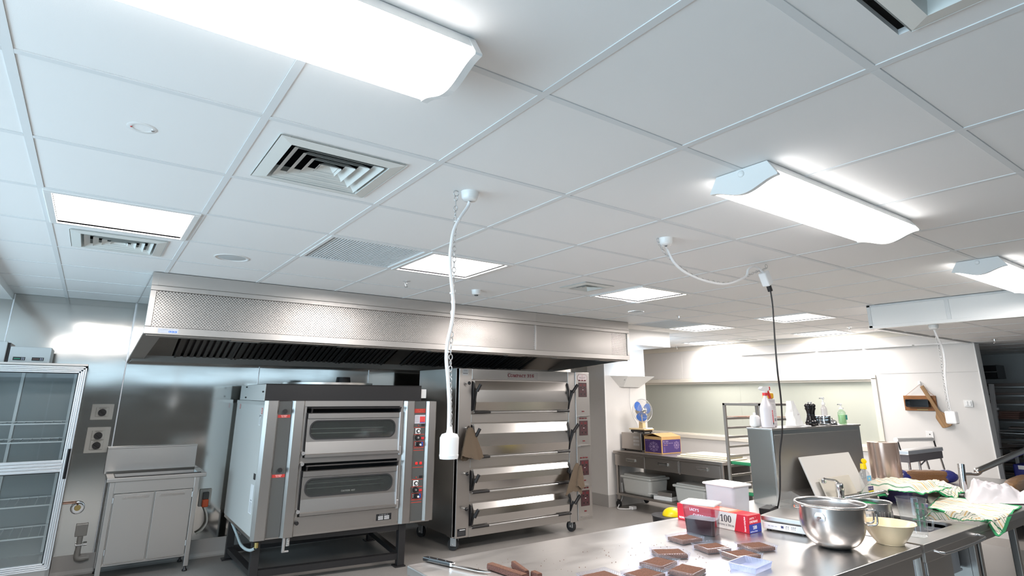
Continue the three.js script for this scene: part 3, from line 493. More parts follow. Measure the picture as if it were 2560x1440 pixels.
  mesh('emblem_print', new THREE.ShapeGeometry(shapeOf([[-0.09, 0.0185], [-0.058, 0.048], [0.058, 0.048], [0.09, 0.0185], [0.09, -0.0185], [0.058, -0.048], [-0.058, -0.048], [-0.09, -0.0185]])).translate(1.998, 1.983, 0.019), (() => { const m = canvasMat(384, 208, (c) => { c.fillStyle = '#d9cfcf'; c.fillRect(0, 0, 384, 208); c.strokeStyle = '#9c3a42'; c.lineWidth = 6; c.beginPath(); c.moveTo(14, 66); c.lineTo(72, 8); c.lineTo(312, 8); c.lineTo(370, 66); c.lineTo(370, 142); c.lineTo(312, 200); c.lineTo(72, 200); c.lineTo(14, 142); c.closePath(); c.stroke(); c.fillStyle = '#c23a3c'; c.font = 'bold 40px serif'; c.textAlign = 'center'; c.fillText('W', 192, 66); c.fillStyle = '#5d1f26'; c.font = 'bold 60px serif'; c.fillText('WILLETT', 192, 128, 250); c.fillStyle = '#c98a8c'; c.fillRect(40, 100, 24, 4); c.fillRect(320, 100, 24, 4); c.fillRect(150, 150, 84, 4); }); m.map.repeat.set(1 / 0.18, 1 / 0.096); m.map.offset.set(0.5 - 1.998 / 0.18, 0.5 - 1.983 / 0.096); m.map.wrapS = m.map.wrapT = THREE.RepeatWrapping; return m; })(), o);
  mesh('rating_sticker', sheet(0.085, 0.075).translate(0.085, 2.01, 0.0012), canvasMat(64, 64, (c) => { c.fillStyle = '#c2c3c4'; c.fillRect(0, 0, 64, 64); c.fillStyle = '#777'; c.fillRect(12, 10, 40, 3); c.fillRect(12, 18, 40, 2); c.fillStyle = '#1a1a1a'; for (const x of [16, 32, 48]) { c.beginPath(); c.arc(x, 44, 5, 0, 7); c.fill(); } }), o, true);
  mesh('rating_plate', sheet(0.115, 0.08).translate(0.085, 0.205, 0.0012), canvasMat(128, 96, (c) => { c.fillStyle = '#17171a'; c.fillRect(0, 0, 128, 96); c.fillStyle = '#b8b8b8'; c.fillRect(34, 10, 84, 14); for (let k = 0; k < 5; k++) { c.fillStyle = '#4a4a4c'; c.fillRect(8, 34 + k * 11, 110, 5); } }), o, true);
  const rag = std({ color: lin(0.125, 0.09, 0.06), roughness: 0.95, side: THREE.DoubleSide, bumpMap: texGrainFine, bumpScale: 0.002 });
  const hang = (x, y, z, w, h, lobes, lean, sd) => { const pos = [], idx = [], nx = 48, ny = 30; for (let j = 0; j <= ny; j++) for (let i = 0; i <= nx; i++) { const t = j / ny, a = i / nx * PI * 2, wd = w * 0.5 * (0.12 + 0.88 * Math.pow(t, 0.6)), fold = 1 + 0.16 * t * Math.sin(a * lobes + sd) + 0.06 * fbm(Math.cos(a) * 2 + sd, t * 4, Math.sin(a) * 2), notch = 0.08 * h * Math.cos(a * 2 + sd) * t * t; pos.push(x + lean * t + Math.cos(a) * wd * fold, y - h * t + notch + 0.02 * fbm(i * 0.3, 2, sd) * t, z + Math.sin(a) * (0.018 + 0.035 * t) * fold); } for (let j = 0; j < ny; j++) for (let i = 0; i < nx; i++) { const q = j * (nx + 1) + i; idx.push(q, q + 1, q + nx + 1, q + 1, q + nx + 2, q + nx + 1); } const g = new THREE.BufferGeometry(); g.setAttribute('position', new THREE.Float32BufferAttribute(pos, 3)); g.setIndex(idx); g.computeVertexNormals(); return g; };
  const r1 = thing('oven_cloth', 'brown oven cloth hanging from a knob on the deck oven pilaster', 'cloth', [4.0, 0, -4.15]); mesh('cloth', hang(0.118, 1.365, 0.085, 0.29, 0.35, 5, 0.03, 1.2), rag, r1); mesh('loop', new THREE.TorusGeometry(0.02, 0.003, 6, 14).translate(0.11, 1.362, 0.07), rag, r1);
  const r2 = thing('oven_cloth', 'brown oven cloth draped over a lever beside the control panels', 'cloth', [4.0, 0, -4.15]); mesh('cloth', hang(1.77, 0.87, 0.13, 0.27, 0.36, 4, -0.07, 2.7), rag, r2); mesh('fold', hang(1.8, 0.845, 0.155, 0.15, 0.26, 3, -0.03, 0.6), rag, r2);
  for (const [x, z, steer] of [[0.06, -0.1, 0.6], [1.83, -0.06, 0.2], [0.05, -0.9, 0.3], [1.75, -0.9, 0]]) {
    const c = mesh('castor_fork', [rb(-0.035, -0.027, 0.05, 0.14, -0.045, 0.03, 0.003), rb(0.027, 0.035, 0.05, 0.14, -0.045, 0.03, 0.003), rb(-0.045, 0.045, 0.138, 0.146, -0.045, 0.045, 0.003)].map((g) => g.rotateY(steer).translate(x, 0, z)), M.zinc, o);
    mesh('castor_wheel', cyl(0.065, 0.065, 0.04, 0, -0.02, 0, 28).rotateZ(PI / 2).translate(0, 0.065, -0.02).rotateY(steer).translate(x, 0, z), M.rubber, c);
    mesh('castor_axle', cyl(0.009, 0.009, 0.085, 0, -0.0425, 0, 10).rotateZ(PI / 2).translate(0, 0.065, -0.02).rotateY(steer).translate(x, 0, z), M.chrome, c);
  }
}

// ================================================================ CEILING FITTINGS
const tilePos = (i, j) => [(i + 0.5) * S, HC, -(j + 0.5) * S];
const trofferSay = ['square recessed light panel beside the air vent over the steel wall', 'square recessed light panel beside the ceiling grille with fine slats', 'square recessed light panel next to the smallest square air vent', 'square recessed light panel between the duct box and the white upstand', 'square recessed light panel touching the dark far ceiling grille', 'square recessed light panel close to the white wall near the upstand', 'square recessed light panel farthest down the white wall'];
troffers.forEach(([i, j], k) => {
  const t = thing('recessed_light_panel', trofferSay[k], 'ceiling light', tilePos(i, j), 0, 'recessed ceiling light panels'), a = 0.352, b = 0.318;
  for (const [x0, x1, z0, z1] of [[-a, a, -a, -b], [-a, a, b, a], [-a, -b, -b, b], [b, a, -b, b]]) mesh('frame', rb(x0, x1, -0.008, 0.012, z0, z1, 0.003), M.whiteGloss, t);
  mesh('reflector', [bx(-b, b, 0.0, 0.06, -b - 0.005, -b), bx(-b, b, 0, 0.06, b, b + 0.005), bx(-b - 0.005, -b, 0, 0.06, -b, b), bx(b, b + 0.005, 0, 0.06, -b, b)], M.whiteGloss, t);
  mesh('light_diffuser', bx(-b, b, 0.012, 0.018, -b, b), M.glowPanel, t);
  areaLight(2 * b - 0.01, 2 * b - 0.01, WARM, LAMP.troffer, V3(t.position.x, HC + 0.007, t.position.z), V3(t.position.x, 0, t.position.z));
});
grilles.forEach(([i, j], k) => {
  const t = thing('return_air_grille', k ? 'dark slatted return air grille far down the ceiling by the duct box' : 'square return air grille with many fine white slats beside a light panel', 'air grille', tilePos(i, j)), a = 0.35, b = 0.325;
  for (const [x0, x1, z0, z1] of [[-a, a, -a, -b], [-a, a, b, a], [-a, -b, -b, b], [b, a, -b, b]]) mesh('frame', rb(x0, x1, -0.004, 0.012, z0, z1, 0.003), M.tee, t);
  const g = new THREE.BoxGeometry(0.0075, 0.014, 2 * b);
  for (let n = 0; n < 32; n++) { const o = mesh('slat', g, M.tee, t); o.position.set(-b + 0.008 + n * (2 * b - 0.016) / 31, 0.012, 0); }
  mesh('backing', bx(-b, b, 0.05, 0.055, -b, b), std({ color: lin(0.16, 0.165, 0.17), roughness: 0.8 }), t);
});
const squareRing = (h0, h1, y0, y1) => { const g = new THREE.CylinderGeometry(h1 * Math.SQRT2, h0 * Math.SQRT2, y1 - y0, 4, 1, true).rotateY(PI / 4).toNonIndexed(); g.computeVertexNormals(); return g.translate(0, (y0 + y1) / 2, 0); };
M.blade = std({ color: lin(0.74, 0.75, 0.72), roughness: 0.4, side: THREE.DoubleSide });
const ventSay = ['large square four-way air vent nearest the hanging socket by the batten light', 'square air vent tucked against the light panel over the steel wall', 'small square air vent by a light panel in the middle of the ceiling', 'square air vent in the ceiling corner, dusty grey, away from the lights', 'small square air vent far off close to the white wall'];
diffusers.forEach(([i, j, s], k) => {
  const p = tilePos(i, j); if (k === 0) p[0] = 1.068, p[2] = -0.372; if (k === 3) p[0] = 1.77, p[2] = 1.86;
  const t = thing('air_vent', ventSay[k], 'air vent', p), h = s / 2, n = s > 0.4 ? 4 : 3, step = (h - 0.06) / (n + 0.35), dep = 0.05;
  mesh('frame', [squareRing(h, h - 0.012, -0.002, 0.006), squareRing(h - 0.058, h - 0.004, -0.012, -0.004), squareRing(h, h - 0.003, -0.004, 0.0)], M.blade, t);
  mesh('neck', squareRing(h - 0.058, h - 0.07, -0.012, dep), M.blade, t);
  for (let q = 0; q < n; q++) { const b = h - (k === 3 ? 0.13 : 0.075) - q * step; if (b < 0.03) continue; mesh('blade', [squareRing(b, b - step * 0.6, -0.01 + 0.003 * q, 0.013 + 0.003 * q), squareRing(b, b - 0.004, -0.013 + 0.003 * q, -0.01 + 0.003 * q)], M.blade, t); }
  mesh('centre_cone', squareRing(step * 0.8, 0.002, 0.004, 0.03), M.blade, t);
  mesh('duct', [squareRing(h - 0.07, h - 0.07, dep, 0.15), bx(-h + 0.06, h - 0.06, 0.148, 0.15, -h + 0.06, h - 0.06)], M.black, t);
});
// surface-mounted battens with bell-shaped diffusers
const battenSay = ['long batten ceiling light whose far end hangs over the square air vent', 'long batten ceiling light over the hanging sockets, both ends in view', 'batten ceiling light beside the white upstand'];
[[-0.36, 1.09, HC, 0.725], [2.555, 4.005, HC, 0.725], [5.47, 6.92, HC, 0.725]].forEach(([x0, x1, YC, zc], k) => {
  const t = thing('batten_light', battenSay[k], 'ceiling light', [(x0 + x1) / 2, YC, zc], 0, 'surface-mounted batten lights'), hl = (x1 - x0) / 2;
  const curve = []; for (let n = 0; n <= 24; n++) { const z = -1 + n / 12; curve.push([z * 0.158, -0.07 - 0.04 * (0.5 + 0.5 * Math.cos(z * PI))]); }
  mesh('housing', alongX([[0.125, 0], [0.148, -0.045], [0.14, -0.05], [-0.14, -0.05], [-0.148, -0.045], [-0.125, 0]], -hl + 0.02, hl - 0.02), M.white, t);
  mesh('light_diffuser', smooth(alongX([[-0.15, -0.046], ...curve, [0.15, -0.046]], -hl + 0.022, hl - 0.022), 0.5), M.glowBatten, t);
  const cap = [[-0.125, 0], [-0.165, -0.068], ...curve.map(([z, y]) => [z * 1.03, y - 0.004]), [0.165, -0.068], [0.125, 0]];
  for (const s of [-1, 1]) { const c = mesh('end_cap', alongX(cap, s < 0 ? -hl : hl - 0.022, s < 0 ? -hl + 0.022 : hl), M.whiteGloss, t); mesh('cap_screw', new THREE.SphereGeometry(0.016, 12, 8).scale(0.5, 1, 1).translate(s * hl, -0.022, 0), M.whiteGloss, c); }
  areaLight(2 * hl - 0.08, 0.27, WARM, LAMP.batten, V3(t.position.x, YC - 0.118, zc), V3(t.position.x, 0, zc));
});
// small round fittings
{
  const d = thing('emergency_downlight', 'small round emergency downlight with a chrome reflector in the ceiling', 'downlight', [0.36, HC + 0.006, -0.378]);
  mesh('bezel', lathe([[0.03, -0.002], [0.034, -0.005], [0.05, -0.004], [0.052, 0.0]]), M.whiteGloss, d);
  mesh('reflector', lathe([[0.0, 0.03], [0.012, 0.026], [0.024, 0.012], [0.03, -0.001]]).translate(0.004, 0, 0), std({ color: lin(0.75, 0.73, 0.7), metalness: 1, roughness: 0.15, side: THREE.DoubleSide }), d);
  mesh('red_indicator', new THREE.SphereGeometry(0.004, 8, 6).translate(-0.035, -0.004, -0.004), M.red, d);
  mesh('test_button', cyl(0.006, 0.006, 0.006, 0.036, -0.008, 0.0, 10), M.chrome, d);
}
[[1.062, -2.525, 'round ceiling speaker with a grey mesh between the square vent and grille'], [5.535, -2.64, 'round ceiling speaker with a grey mesh near the right end of the hood']].forEach(([x, z, say], k) => {
  const d = thing('ceiling_speaker', say, 'speaker', [x, HC + 0.006, z]), r = k ? 0.105 : 0.125;
  mesh('rim', lathe([[r - 0.02, 0], [r - 0.018, -0.008], [r - 0.004, -0.006], [r, 0.0]]), M.whiteGloss, d);
  mesh('speaker_mesh', lathe([[0, -0.007], [r - 0.06, -0.006], [r - 0.019, -0.002]]), std({ color: lin(0.5, 0.53, 0.54), roughness: 0.7 }), d);
});
[[2.497, -2.56, HC, 'sprinkler head with chrome flange in front of the long hood'], [6.25, -2.583, HC, 'sprinkler head beside the dark far ceiling grille'], [9.146, -1.869, HC, 'sprinkler head between the white upstand and the white wall'], [9.923, -5.585, HC, 'sprinkler head at the far end of the white wall'], [9.73, -0.384, DROP, 'sprinkler head under the lower ceiling by the wall end']].forEach(([x, z, y, say]) => {
  const d = thing('sprinkler_head', say, 'sprinkler', [x, y + 0.006, z]);
  mesh('flange', lathe([[0, -0.006], [0.035, -0.005], [0.04, 0]]), M.whiteGloss, d);
  mesh('nozzle', [cyl(0.008, 0.01, 0.024, 0, -0.03, 0, 12), rod(V3(-0.012, -0.028, 0), V3(-0.003, -0.055, 0), 0.0025, 6), rod(V3(0.012, -0.028, 0), V3(0.003, -0.055, 0), 0.0025, 6)], M.chrome, d);
  mesh('deflector', cyl(0.016, 0.016, 0.003, 0, -0.058, 0, 14), M.chrome, d);
});
{ const d = thing('smoke_detector', 'small round white smoke detector on the ceiling above the hood', 'smoke detector', [3.24, HC + 0.006, -2.577]); mesh('body', lathe([[0, -0.05], [0.03, -0.05], [0.042, -0.042], [0.045, -0.012], [0.05, 0]]), M.whiteGloss, d); mesh('sensor_eye', cyl(0.018, 0.02, 0.008, 0.0, -0.058, 0, 14), M.greyPanel, d); }

// hanging sockets: rose, cord, chain, socket box
function chainGeo(pts, link = 0.032, r = 0.0021) {
  const c = new THREE.CatmullRomCurve3(pts, false, 'centripetal'), L0 = c.getLength(), n = Math.max(2, Math.round(L0 / (link * 0.8))), out = [];
  const one = new THREE.TorusGeometry(0.0085, r, 5, 12).scale(1, link / 0.0215, 1);
  for (let k = 0; k < n; k++) {
    const t = (k + 0.5) / n, p = c.getPointAt(t), d = c.getTangentAt(t);
    const q = new THREE.Quaternion().setFromUnitVectors(V3(0, 1, 0), d), g = one.clone().rotateY(k % 2 ? PI / 2 + 0.3 : 0.3).applyQuaternion(q).translate(p.x, p.y, p.z); out.push(g);
  }
  return out;
}
M.cordWhite = std({ color: lin(0.78, 0.78, 0.78), roughness: 0.35 });
const roseG = () => lathe([[0, -0.052], [0.03, -0.05], [0.04, -0.038], [0.044, -0.015], [0.046, 0]]);
{
  const z = -0.262, P = (u, v, dz = 0) => onZ(u, v, z + dz), low2 = P(1122, 1143), top2 = P(1123, 1082);
  const t = thing('hanging_socket', 'white power socket hanging straight down on a cord and chain', 'power socket', [0, 0, 0]);
  mesh('ceiling_rose', roseG().translate(1.745, HC + 0.007, -0.25), M.whiteGloss, t);
  mesh('hook', new THREE.TorusGeometry(0.014, 0.0025, 6, 16).translate(1.677, HC - 0.012, -0.268), M.zinc, t);
  mesh('cord', tube([V3(1.745, HC - 0.045, -0.25), P(1170, 515), P(1150, 545), P(1135, 575), P(1127, 620), P(1125, 660), P(1128, 700), P(1132, 740), P(1133, 775), P(1128, 815), P(1119, 855), P(1116, 895), P(1120, 950), P(1123, 1010), P(1122, 1075)], 0.0085, 120, 10), M.cordWhite, t);
  mesh('chain', chainGeo([V3(1.677, HC - 0.026, -0.268), P(1138, 540, -0.01), P(1136, 620, -0.01), P(1134, 720, -0.01), P(1129, 830, -0.01), P(1126, 930, -0.01), P(1127, 1076, -0.005)]), M.zinc, t);
  for (const [u, v] of [[1148, 550], [1130, 735], [1118, 882]]) mesh('cable_tie', cyl(0.011, 0.011, 0.008, P(u, v).x, P(u, v).y, z, 10), M.cordWhite, t);
  const h = top2.y - low2.y; M.socketWhite = std({ color: lin(0.84, 0.84, 0.84), roughness: 0.3 });
  const b = mesh('socket_body', [new THREE.LatheGeometry([[0, 0], [0.037, 0], [0.041, 0.006], [0.042, h * 0.8], [0.034, h * 0.95], [0.016, h], [0, h]].map(([x, y]) => new THREE.Vector2(x, y)), 8).rotateY(0.3).toNonIndexed().translate(low2.x, low2.y, z), cyl(0.016, 0.011, 0.03, low2.x, top2.y - 0.004, z, 14)], M.socketWhite, t);
  mesh('socket_base', cyl(0.04, 0.043, 0.016, low2.x, low2.y - 0.006, z, 24), M.socketWhite, b);
}
{
  const P = (u, v, z = -0.262) => onZ(u, v, z), t = thing('hanging_socket', 'white power socket on a slack cord looped between two ceiling hooks', 'power socket', [0, 0, 0]);
  mesh('ceiling_rose', roseG().translate(3.211, HC + 0.007, -0.245), M.whiteGloss, t);
  for (const [x, z] of [[3.168, -0.27], [4.42, -0.287]]) mesh('hook', new THREE.TorusGeometry(0.014, 0.0025, 6, 14).translate(x, HC - 0.012, z), M.zinc, t);
  mesh('cord', tube([V3(3.211, HC - 0.045, -0.245), P(1668, 622), P(1681, 650), P(1705, 675), P(1740, 694), P(1778, 706), P(1815, 710), P(1848, 700), P(1867, 688), P(1870, 675), P(1882, 667), P(1895, 669), P(1907, 680)], 0.0085, 110, 10), M.cordWhite, t);
  mesh('chain', chainGeo([V3(3.168, HC - 0.024, -0.27), P(1662, 632, -0.27), P(1690, 660, -0.27), P(1738, 692, -0.27), P(1780, 704, -0.27), P(1820, 708, -0.27), P(1855, 697, -0.275), P(1885, 682, -0.28), P(1908, 674, -0.285), V3(4.42, HC - 0.026, -0.287)], 0.036), M.zinc, t);
  const a = P(1908, 680), e = P(1921, 713), dir = e.clone().sub(a), g = rb(-0.036, 0.036, 0, dir.length(), -0.03, 0.03, 0.012, 3).applyQuaternion(new THREE.Quaternion().setFromUnitVectors(V3(0, 1, 0), dir.clone().normalize())).translate(a.x, a.y, a.z);
  mesh('socket_body', g, M.socketWhite, t);
  const c = thing('power_lead', 'black power lead dropping from the looped socket to the worktop', 'cable', [0, 0, 0]);
  mesh('plug', rod(e, P(1926, 728), 0.018, 12), M.black, c);
  mesh('cable', tube([P(1926, 726), P(1931, 760), P(1934, 800), P(1938, 860), P(1944, 930), P(1951, 985, -0.3), P(1955, 1040, -0.33), P(1955, 1085, -0.36), P(1950, 1130, -0.4), P(1950, 1180, -0.44), P(1950, 1230, -0.48), onY(1943, 1277, 0.905)], 0.006, 120, 8), M.black, c);
}
{
  const z = -0.247, P = (u, v) => onZ(u, v, z), t = thing('hanging_socket', 'white power socket hanging from the lower ceiling in front of the white wall', 'power socket', [0, 0, 0]);
  mesh('ceiling_rose', roseG().translate(7.375, DROP + 0.004, z), M.whiteGloss, t);
  mesh('cord', tube([V3(7.375, DROP - 0.045, z), P(2343, 842), P(2356, 870), P(2362, 905), P(2363, 945), P(2368, 985), P(2376, 1030)], 0.01, 80, 10), M.cordWhite, t);
  mesh('chain', chainGeo([V3(7.41, DROP - 0.02, z - 0.01), P(2349, 880), P(2356, 930), P(2363, 980), P(2374, 1030)], 0.04), M.zinc, t);
  const a = P(2377, 1028), e = P(2383, 1060);
  mesh('socket_body', rb(-0.05, 0.05, e.y, a.y, -0.045, 0.045, 0.016, 3).translate((a.x + e.x) / 2, 0, z), M.socketWhite, t);
}
// wall lamp on the pier
{
  const t = thing('wall_lamp', 'white wedge-shaped insect lamp glowing on the pier above the desk fan', 'wall lamp', [8.06, 1.89, -5.172]);
  M.lampShell = std({ color: lin(0.66, 0.66, 0.64), roughness: 0.45, side: THREE.DoubleSide });
  const q = (pts, th = 0.006) => { const g = new THREE.BufferGeometry(); const [a, b, c, d] = pts.map((p) => V3(...p)), n = b.clone().sub(a).cross(d.clone().sub(a)).normalize().multiplyScalar(th), v = []; const A = [a, b, c, d], B = A.map((p) => p.clone().sub(n)); const tri = (i) => i.forEach((p) => v.push(p.x, p.y, p.z)); const quad = (p, r, s, w) => { tri([p, r, s]); tri([p, s, w]); }; quad(...A); quad(B[3], B[2], B[1], B[0]); for (let k = 0; k < 4; k++) quad(A[k], B[k], B[(k + 1) % 4], A[(k + 1) % 4]); g.setAttribute('position', new THREE.Float32BufferAttribute(v, 3)); g.computeVertexNormals(); return g; };
  mesh('front_shell', q([[-0.2, 0, 0.05], [0.2, 0, 0.05], [0.47, 0.18, 0.16], [-0.21, 0.18, 0.16]]), M.lampShell, t);
  mesh('side_shell', q([[-0.26, 0, 0.0], [-0.2, 0, 0.05], [-0.21, 0.18, 0.16], [-0.47, 0.18, 0.0]]), M.lampShell, t);
  mesh('side_shell', q([[0.2, 0, 0.05], [0.26, 0, 0.0], [0.47, 0.18, 0.0], [0.47, 0.18, 0.16]]), M.lampShell, t);
  mesh('bottom_plate', q([[-0.26, 0.004, 0.0], [-0.2, 0.004, 0.052], [0.2, 0.004, 0.052], [0.26, 0.004, 0.0]]), M.lampShell, t);
  mesh('lamp_tube', rod(V3(-0.16, 0.13, 0.06), V3(0.16, 0.13, 0.06), 0.014, 12), emit(lin(0.62, 0.8, 1), 16), t);
  mesh('vent', [0, 1, 2].map((k) => bx(-0.235, -0.2, 0.11 + k * 0.016, 0.117 + k * 0.016, 0.08, 0.11)), M.greyPanel, t);
  const l = new THREE.PointLight(lin(0.62, 0.8, 1), 1.6, 0, 2); l.position.set(8.06, 2.075, -5.1); l.castShadow = true; l.shadow.radius = 3; scene.add(l);
  const c = solo('lamp_lead', 'thin white flex running from the wall lamp down to the bench', 'cable', tube([V3(8.06, 1.9, -5.165), V3(8.04, 1.6, -5.163), V3(8.1, 1.4, -5.163), V3(8.2, 1.25, -5.162), V3(8.22, 1.1, -5.16)], 0.004, 50, 6), M.cordWhite);
}

// ================================================================ FITTINGS ON THE STEEL WALL
M.switchGrey = std({ color: lin(0.5, 0.49, 0.455), roughness: 0.4 });
function isolator(x0, x1, y0, y1, n, say) {
  const cx = (x0 + x1) / 2, t = thing('isolator_switch', say, 'switch', [cx, (y0 + y1) / 2, ZW + 0.012]), w = (x1 - x0) / 2, h = (y1 - y0) / 2;
  mesh('wall_plate', rb(-w, w, -h, h, 0, 0.014, 0.006), M.switchGrey, t);
  for (let k = 0; k < n; k++) {
    const y = n > 1 ? (0.5 - k) * 0.098 : 0, p = mesh('switch_plate', rb(-0.056, 0.056, y - 0.047, y + 0.047, 0.01, 0.026, 0.005), M.switchGrey, t);
    mesh('rotary_knob', cyl(0.037, 0.034, 0.022, 0, 0, 0, 28).rotateX(PI / 2).translate(0, y - 0.006, 0.026), M.black, p);
    mesh('knob_grip', rb(-0.036, 0.036, -0.006, 0.006, 0.046, 0.056, 0.003).rotateZ(-0.7).translate(0, y - 0.006, 0), M.black, p);
    mesh('marking', sheet(0.07, 0.012).translate(0, y + 0.038, 0.0265), canvasMat(96, 16, (c) => { c.fillStyle = '#a8a69e'; c.fillRect(0, 0, 96, 16); c.fillStyle = '#333'; scrawl(c, 14, 4, 66, 8, 2); }), p, true);
  }
}
isolator(0.393, 0.588, 1.465, 1.625, 1, 'single rotary isolator switch on the steel wall beside the fridge');
isolator(0.389, 0.593, 1.136, 1.392, 2, 'double rotary isolator switch on the steel wall below the single one');
{
  const t = thing('gas_outlet', 'round chrome gas outlet with a brass core and copper pipe on the wall', 'gas outlet', [0.428, 0.616, ZW + 0.012]);
  mesh('escutcheon', lathe([[0.02, 0.004], [0.05, 0.006], [0.06, 0.0]], 32).rotateX(PI / 2), M.chrome, t);
  const brass = std({ color: lin(0.5, 0.38, 0.16), metalness: 1, roughness: 0.35 }); mesh('brass_core', [cyl(0.03, 0.026, 0.025, 0, 0, 0, 16).rotateX(PI / 2)], brass, t);
  mesh('copper_pipe', tube([V3(0.0, 0.03, 0.02), V3(-0.02, 0.05, 0.03), V3(-0.06, 0.052, 0.03), V3(-0.16, 0.05, 0.03)], 0.007, 24), std({ color: lin(0.48, 0.3, 0.24), metalness: 1, roughness: 0.3 }), t);
}
{
  const t = thing('waste_pipe', 'grey plastic waste pipe with an elbow below a junction box near the floor', 'pipe', [0.494, 0, ZW + 0.012]);
  M.pvc = std({ color: lin(0.33, 0.32, 0.3), roughness: 0.4 });
  mesh('junction_box', rb(-0.05, 0.05, 0.352, 0.46, 0, 0.05, 0.006), M.pvc, t);
  mesh('pipe', [rod(V3(0, 0.2, 0.03), V3(0, 0.352, 0.03), 0.024, 18), tube([V3(0, 0.205, 0.03), V3(0, 0.165, 0.03), V3(0.018, 0.148, 0.03), V3(0.07, 0.146, 0.03)], 0.026, 20, 14), rod(V3(0.06, 0.146, 0.03), V3(0.1, 0.147, 0.03), 0.02, 16)], M.pvc, t);
  mesh('pipe_clamp', [rb(-0.032, 0.032, 0.265, 0.28, 0.002, 0.058, 0.004), cyl(0.009, 0.009, 0.03, 0, 0, 0, 10).rotateZ(PI / 2).translate(0.065, 0.273, 0.05)], M.zinc, t);
}
{
  const t = thing('wall_plug', 'orange plug and white cord in a wall outlet beside the steel cupboard', 'power outlet', [1.585, 0.61, ZW + 0.012]);
  mesh('outlet_plate', rb(-0.06, 0.06, -0.09, 0.09, 0, 0.012, 0.006), M.switchGrey, t);
  mesh('outlet_socket', rb(-0.03, 0.03, -0.05, 0.06, 0.012, 0.05, 0.006), M.greyPanel, t);
  mesh('plug', rb(-0.035, 0.03, -0.09, -0.01, 0.03, 0.085, 0.012), std({ color: lin(0.62, 0.1, 0.03), roughness: 0.35 }), t);
  mesh('cord', tube([V3(-0.005, -0.09, 0.055), V3(0.03, -0.17, 0.06), V3(0.04, -0.26, 0.05), V3(0.0, -0.33, 0.04), V3(-0.05, -0.36, 0.03)], 0.01, 40, 8), std({ color: lin(0.62, 0.62, 0.58), roughness: 0.45 }), t);
}

// ================================================================ STEEL CUPBOARD WITH CERAMIC HOB
{
  const t = thing('hob_cupboard', 'stainless two-door cupboard with splashback and black glass hob', 'cupboard', [0.615, 0, -5.073]), Wd = 0.875, zb = -0.505;
  mesh('worktop', [rb(0, Wd, 0.893, 0.932, zb, 0.0, 0.006)], M.steel, t);
  mesh('splashback', [rb(-0.02, Wd - 0.06, 0.925, 1.18, zb, zb + 0.055, 0.004), alongX([[zb + 0.055, 0.93], [zb + 0.075, 0.93], [zb + 0.055, 0.95]], 0, Wd - 0.06)], M.steel, t);
  mesh('splash_cap', rb(-0.02, Wd - 0.06, 1.172, 1.188, zb - 0.004, zb + 0.06, 0.003), M.steelDark, t);
  mesh('hob_glass', rb(0.07, Wd - 0.075, 0.931, 0.936, zb + 0.1, -0.045, 0.002), std({ color: lin(0.05, 0.05, 0.052), roughness: 0.08 }), t);
  mesh('hob_trim', [bx(0.066, Wd - 0.05, 0.931, 0.9385, -0.047, -0.041), bx(0.064, 0.07, 0.931, 0.9385, zb + 0.1, -0.041)], M.black, t);
  mesh('apron', rb(0.075, Wd - 0.09, 0.785, 0.893, -0.04, -0.022, 0.003), M.steel, t);
  mesh('carcass', [bx(0.06, Wd - 0.1, 0.15, 0.785, -0.06, -0.05), bx(0.05, 0.06, 0.15, 0.9, zb + 0.03, -0.03), bx(Wd - 0.1, Wd - 0.09, 0.15, 0.9, zb + 0.03, -0.03), bx(0.05, Wd - 0.09, 0.14, 0.15, zb + 0.03, -0.03)], M.steelDark, t);
  for (const [x, z] of [[0.03, -0.055], [Wd - 0.105, -0.055], [0.03, zb + 0.05], [Wd - 0.105, zb + 0.05]]) { const l = mesh('leg', rb(x, x + 0.045, 0.045, 0.893, z - 0.01, z + 0.035, 0.005), M.steel, t); mesh('adjuster_foot', lathe([[0, 0], [0.024, 0], [0.024, 0.012], [0.012, 0.022], [0.01, 0.05], [0, 0.05]], 16).translate(x + 0.022, 0, z + 0.012), M.black, l); }
  for (const [a, b, hs] of [[0.085, 0.42, 1], [0.432, 0.765, 0]]) {
    const d = mesh('door', rb(a, b, 0.16, 0.778, -0.048, -0.026, 0.004), M.steel, t);
    const c = (a + b) / 2 + (hs ? 0.015 : -0.015);
    mesh('recessed_handle', [rb(c - 0.115, c + 0.115, 0.728, 0.752, -0.03, -0.0245, 0.004), rb(c - 0.105, c + 0.105, 0.747, 0.751, -0.026, -0.012, 0.002)], M.steelBright, d);
    for (const y of [0.24, 0.7]) mesh('hinge', cyl(0.008, 0.008, 0.05, hs ? a - 0.004 : b + 0.004, y, -0.026, 10), M.zinc, d);
  }
}

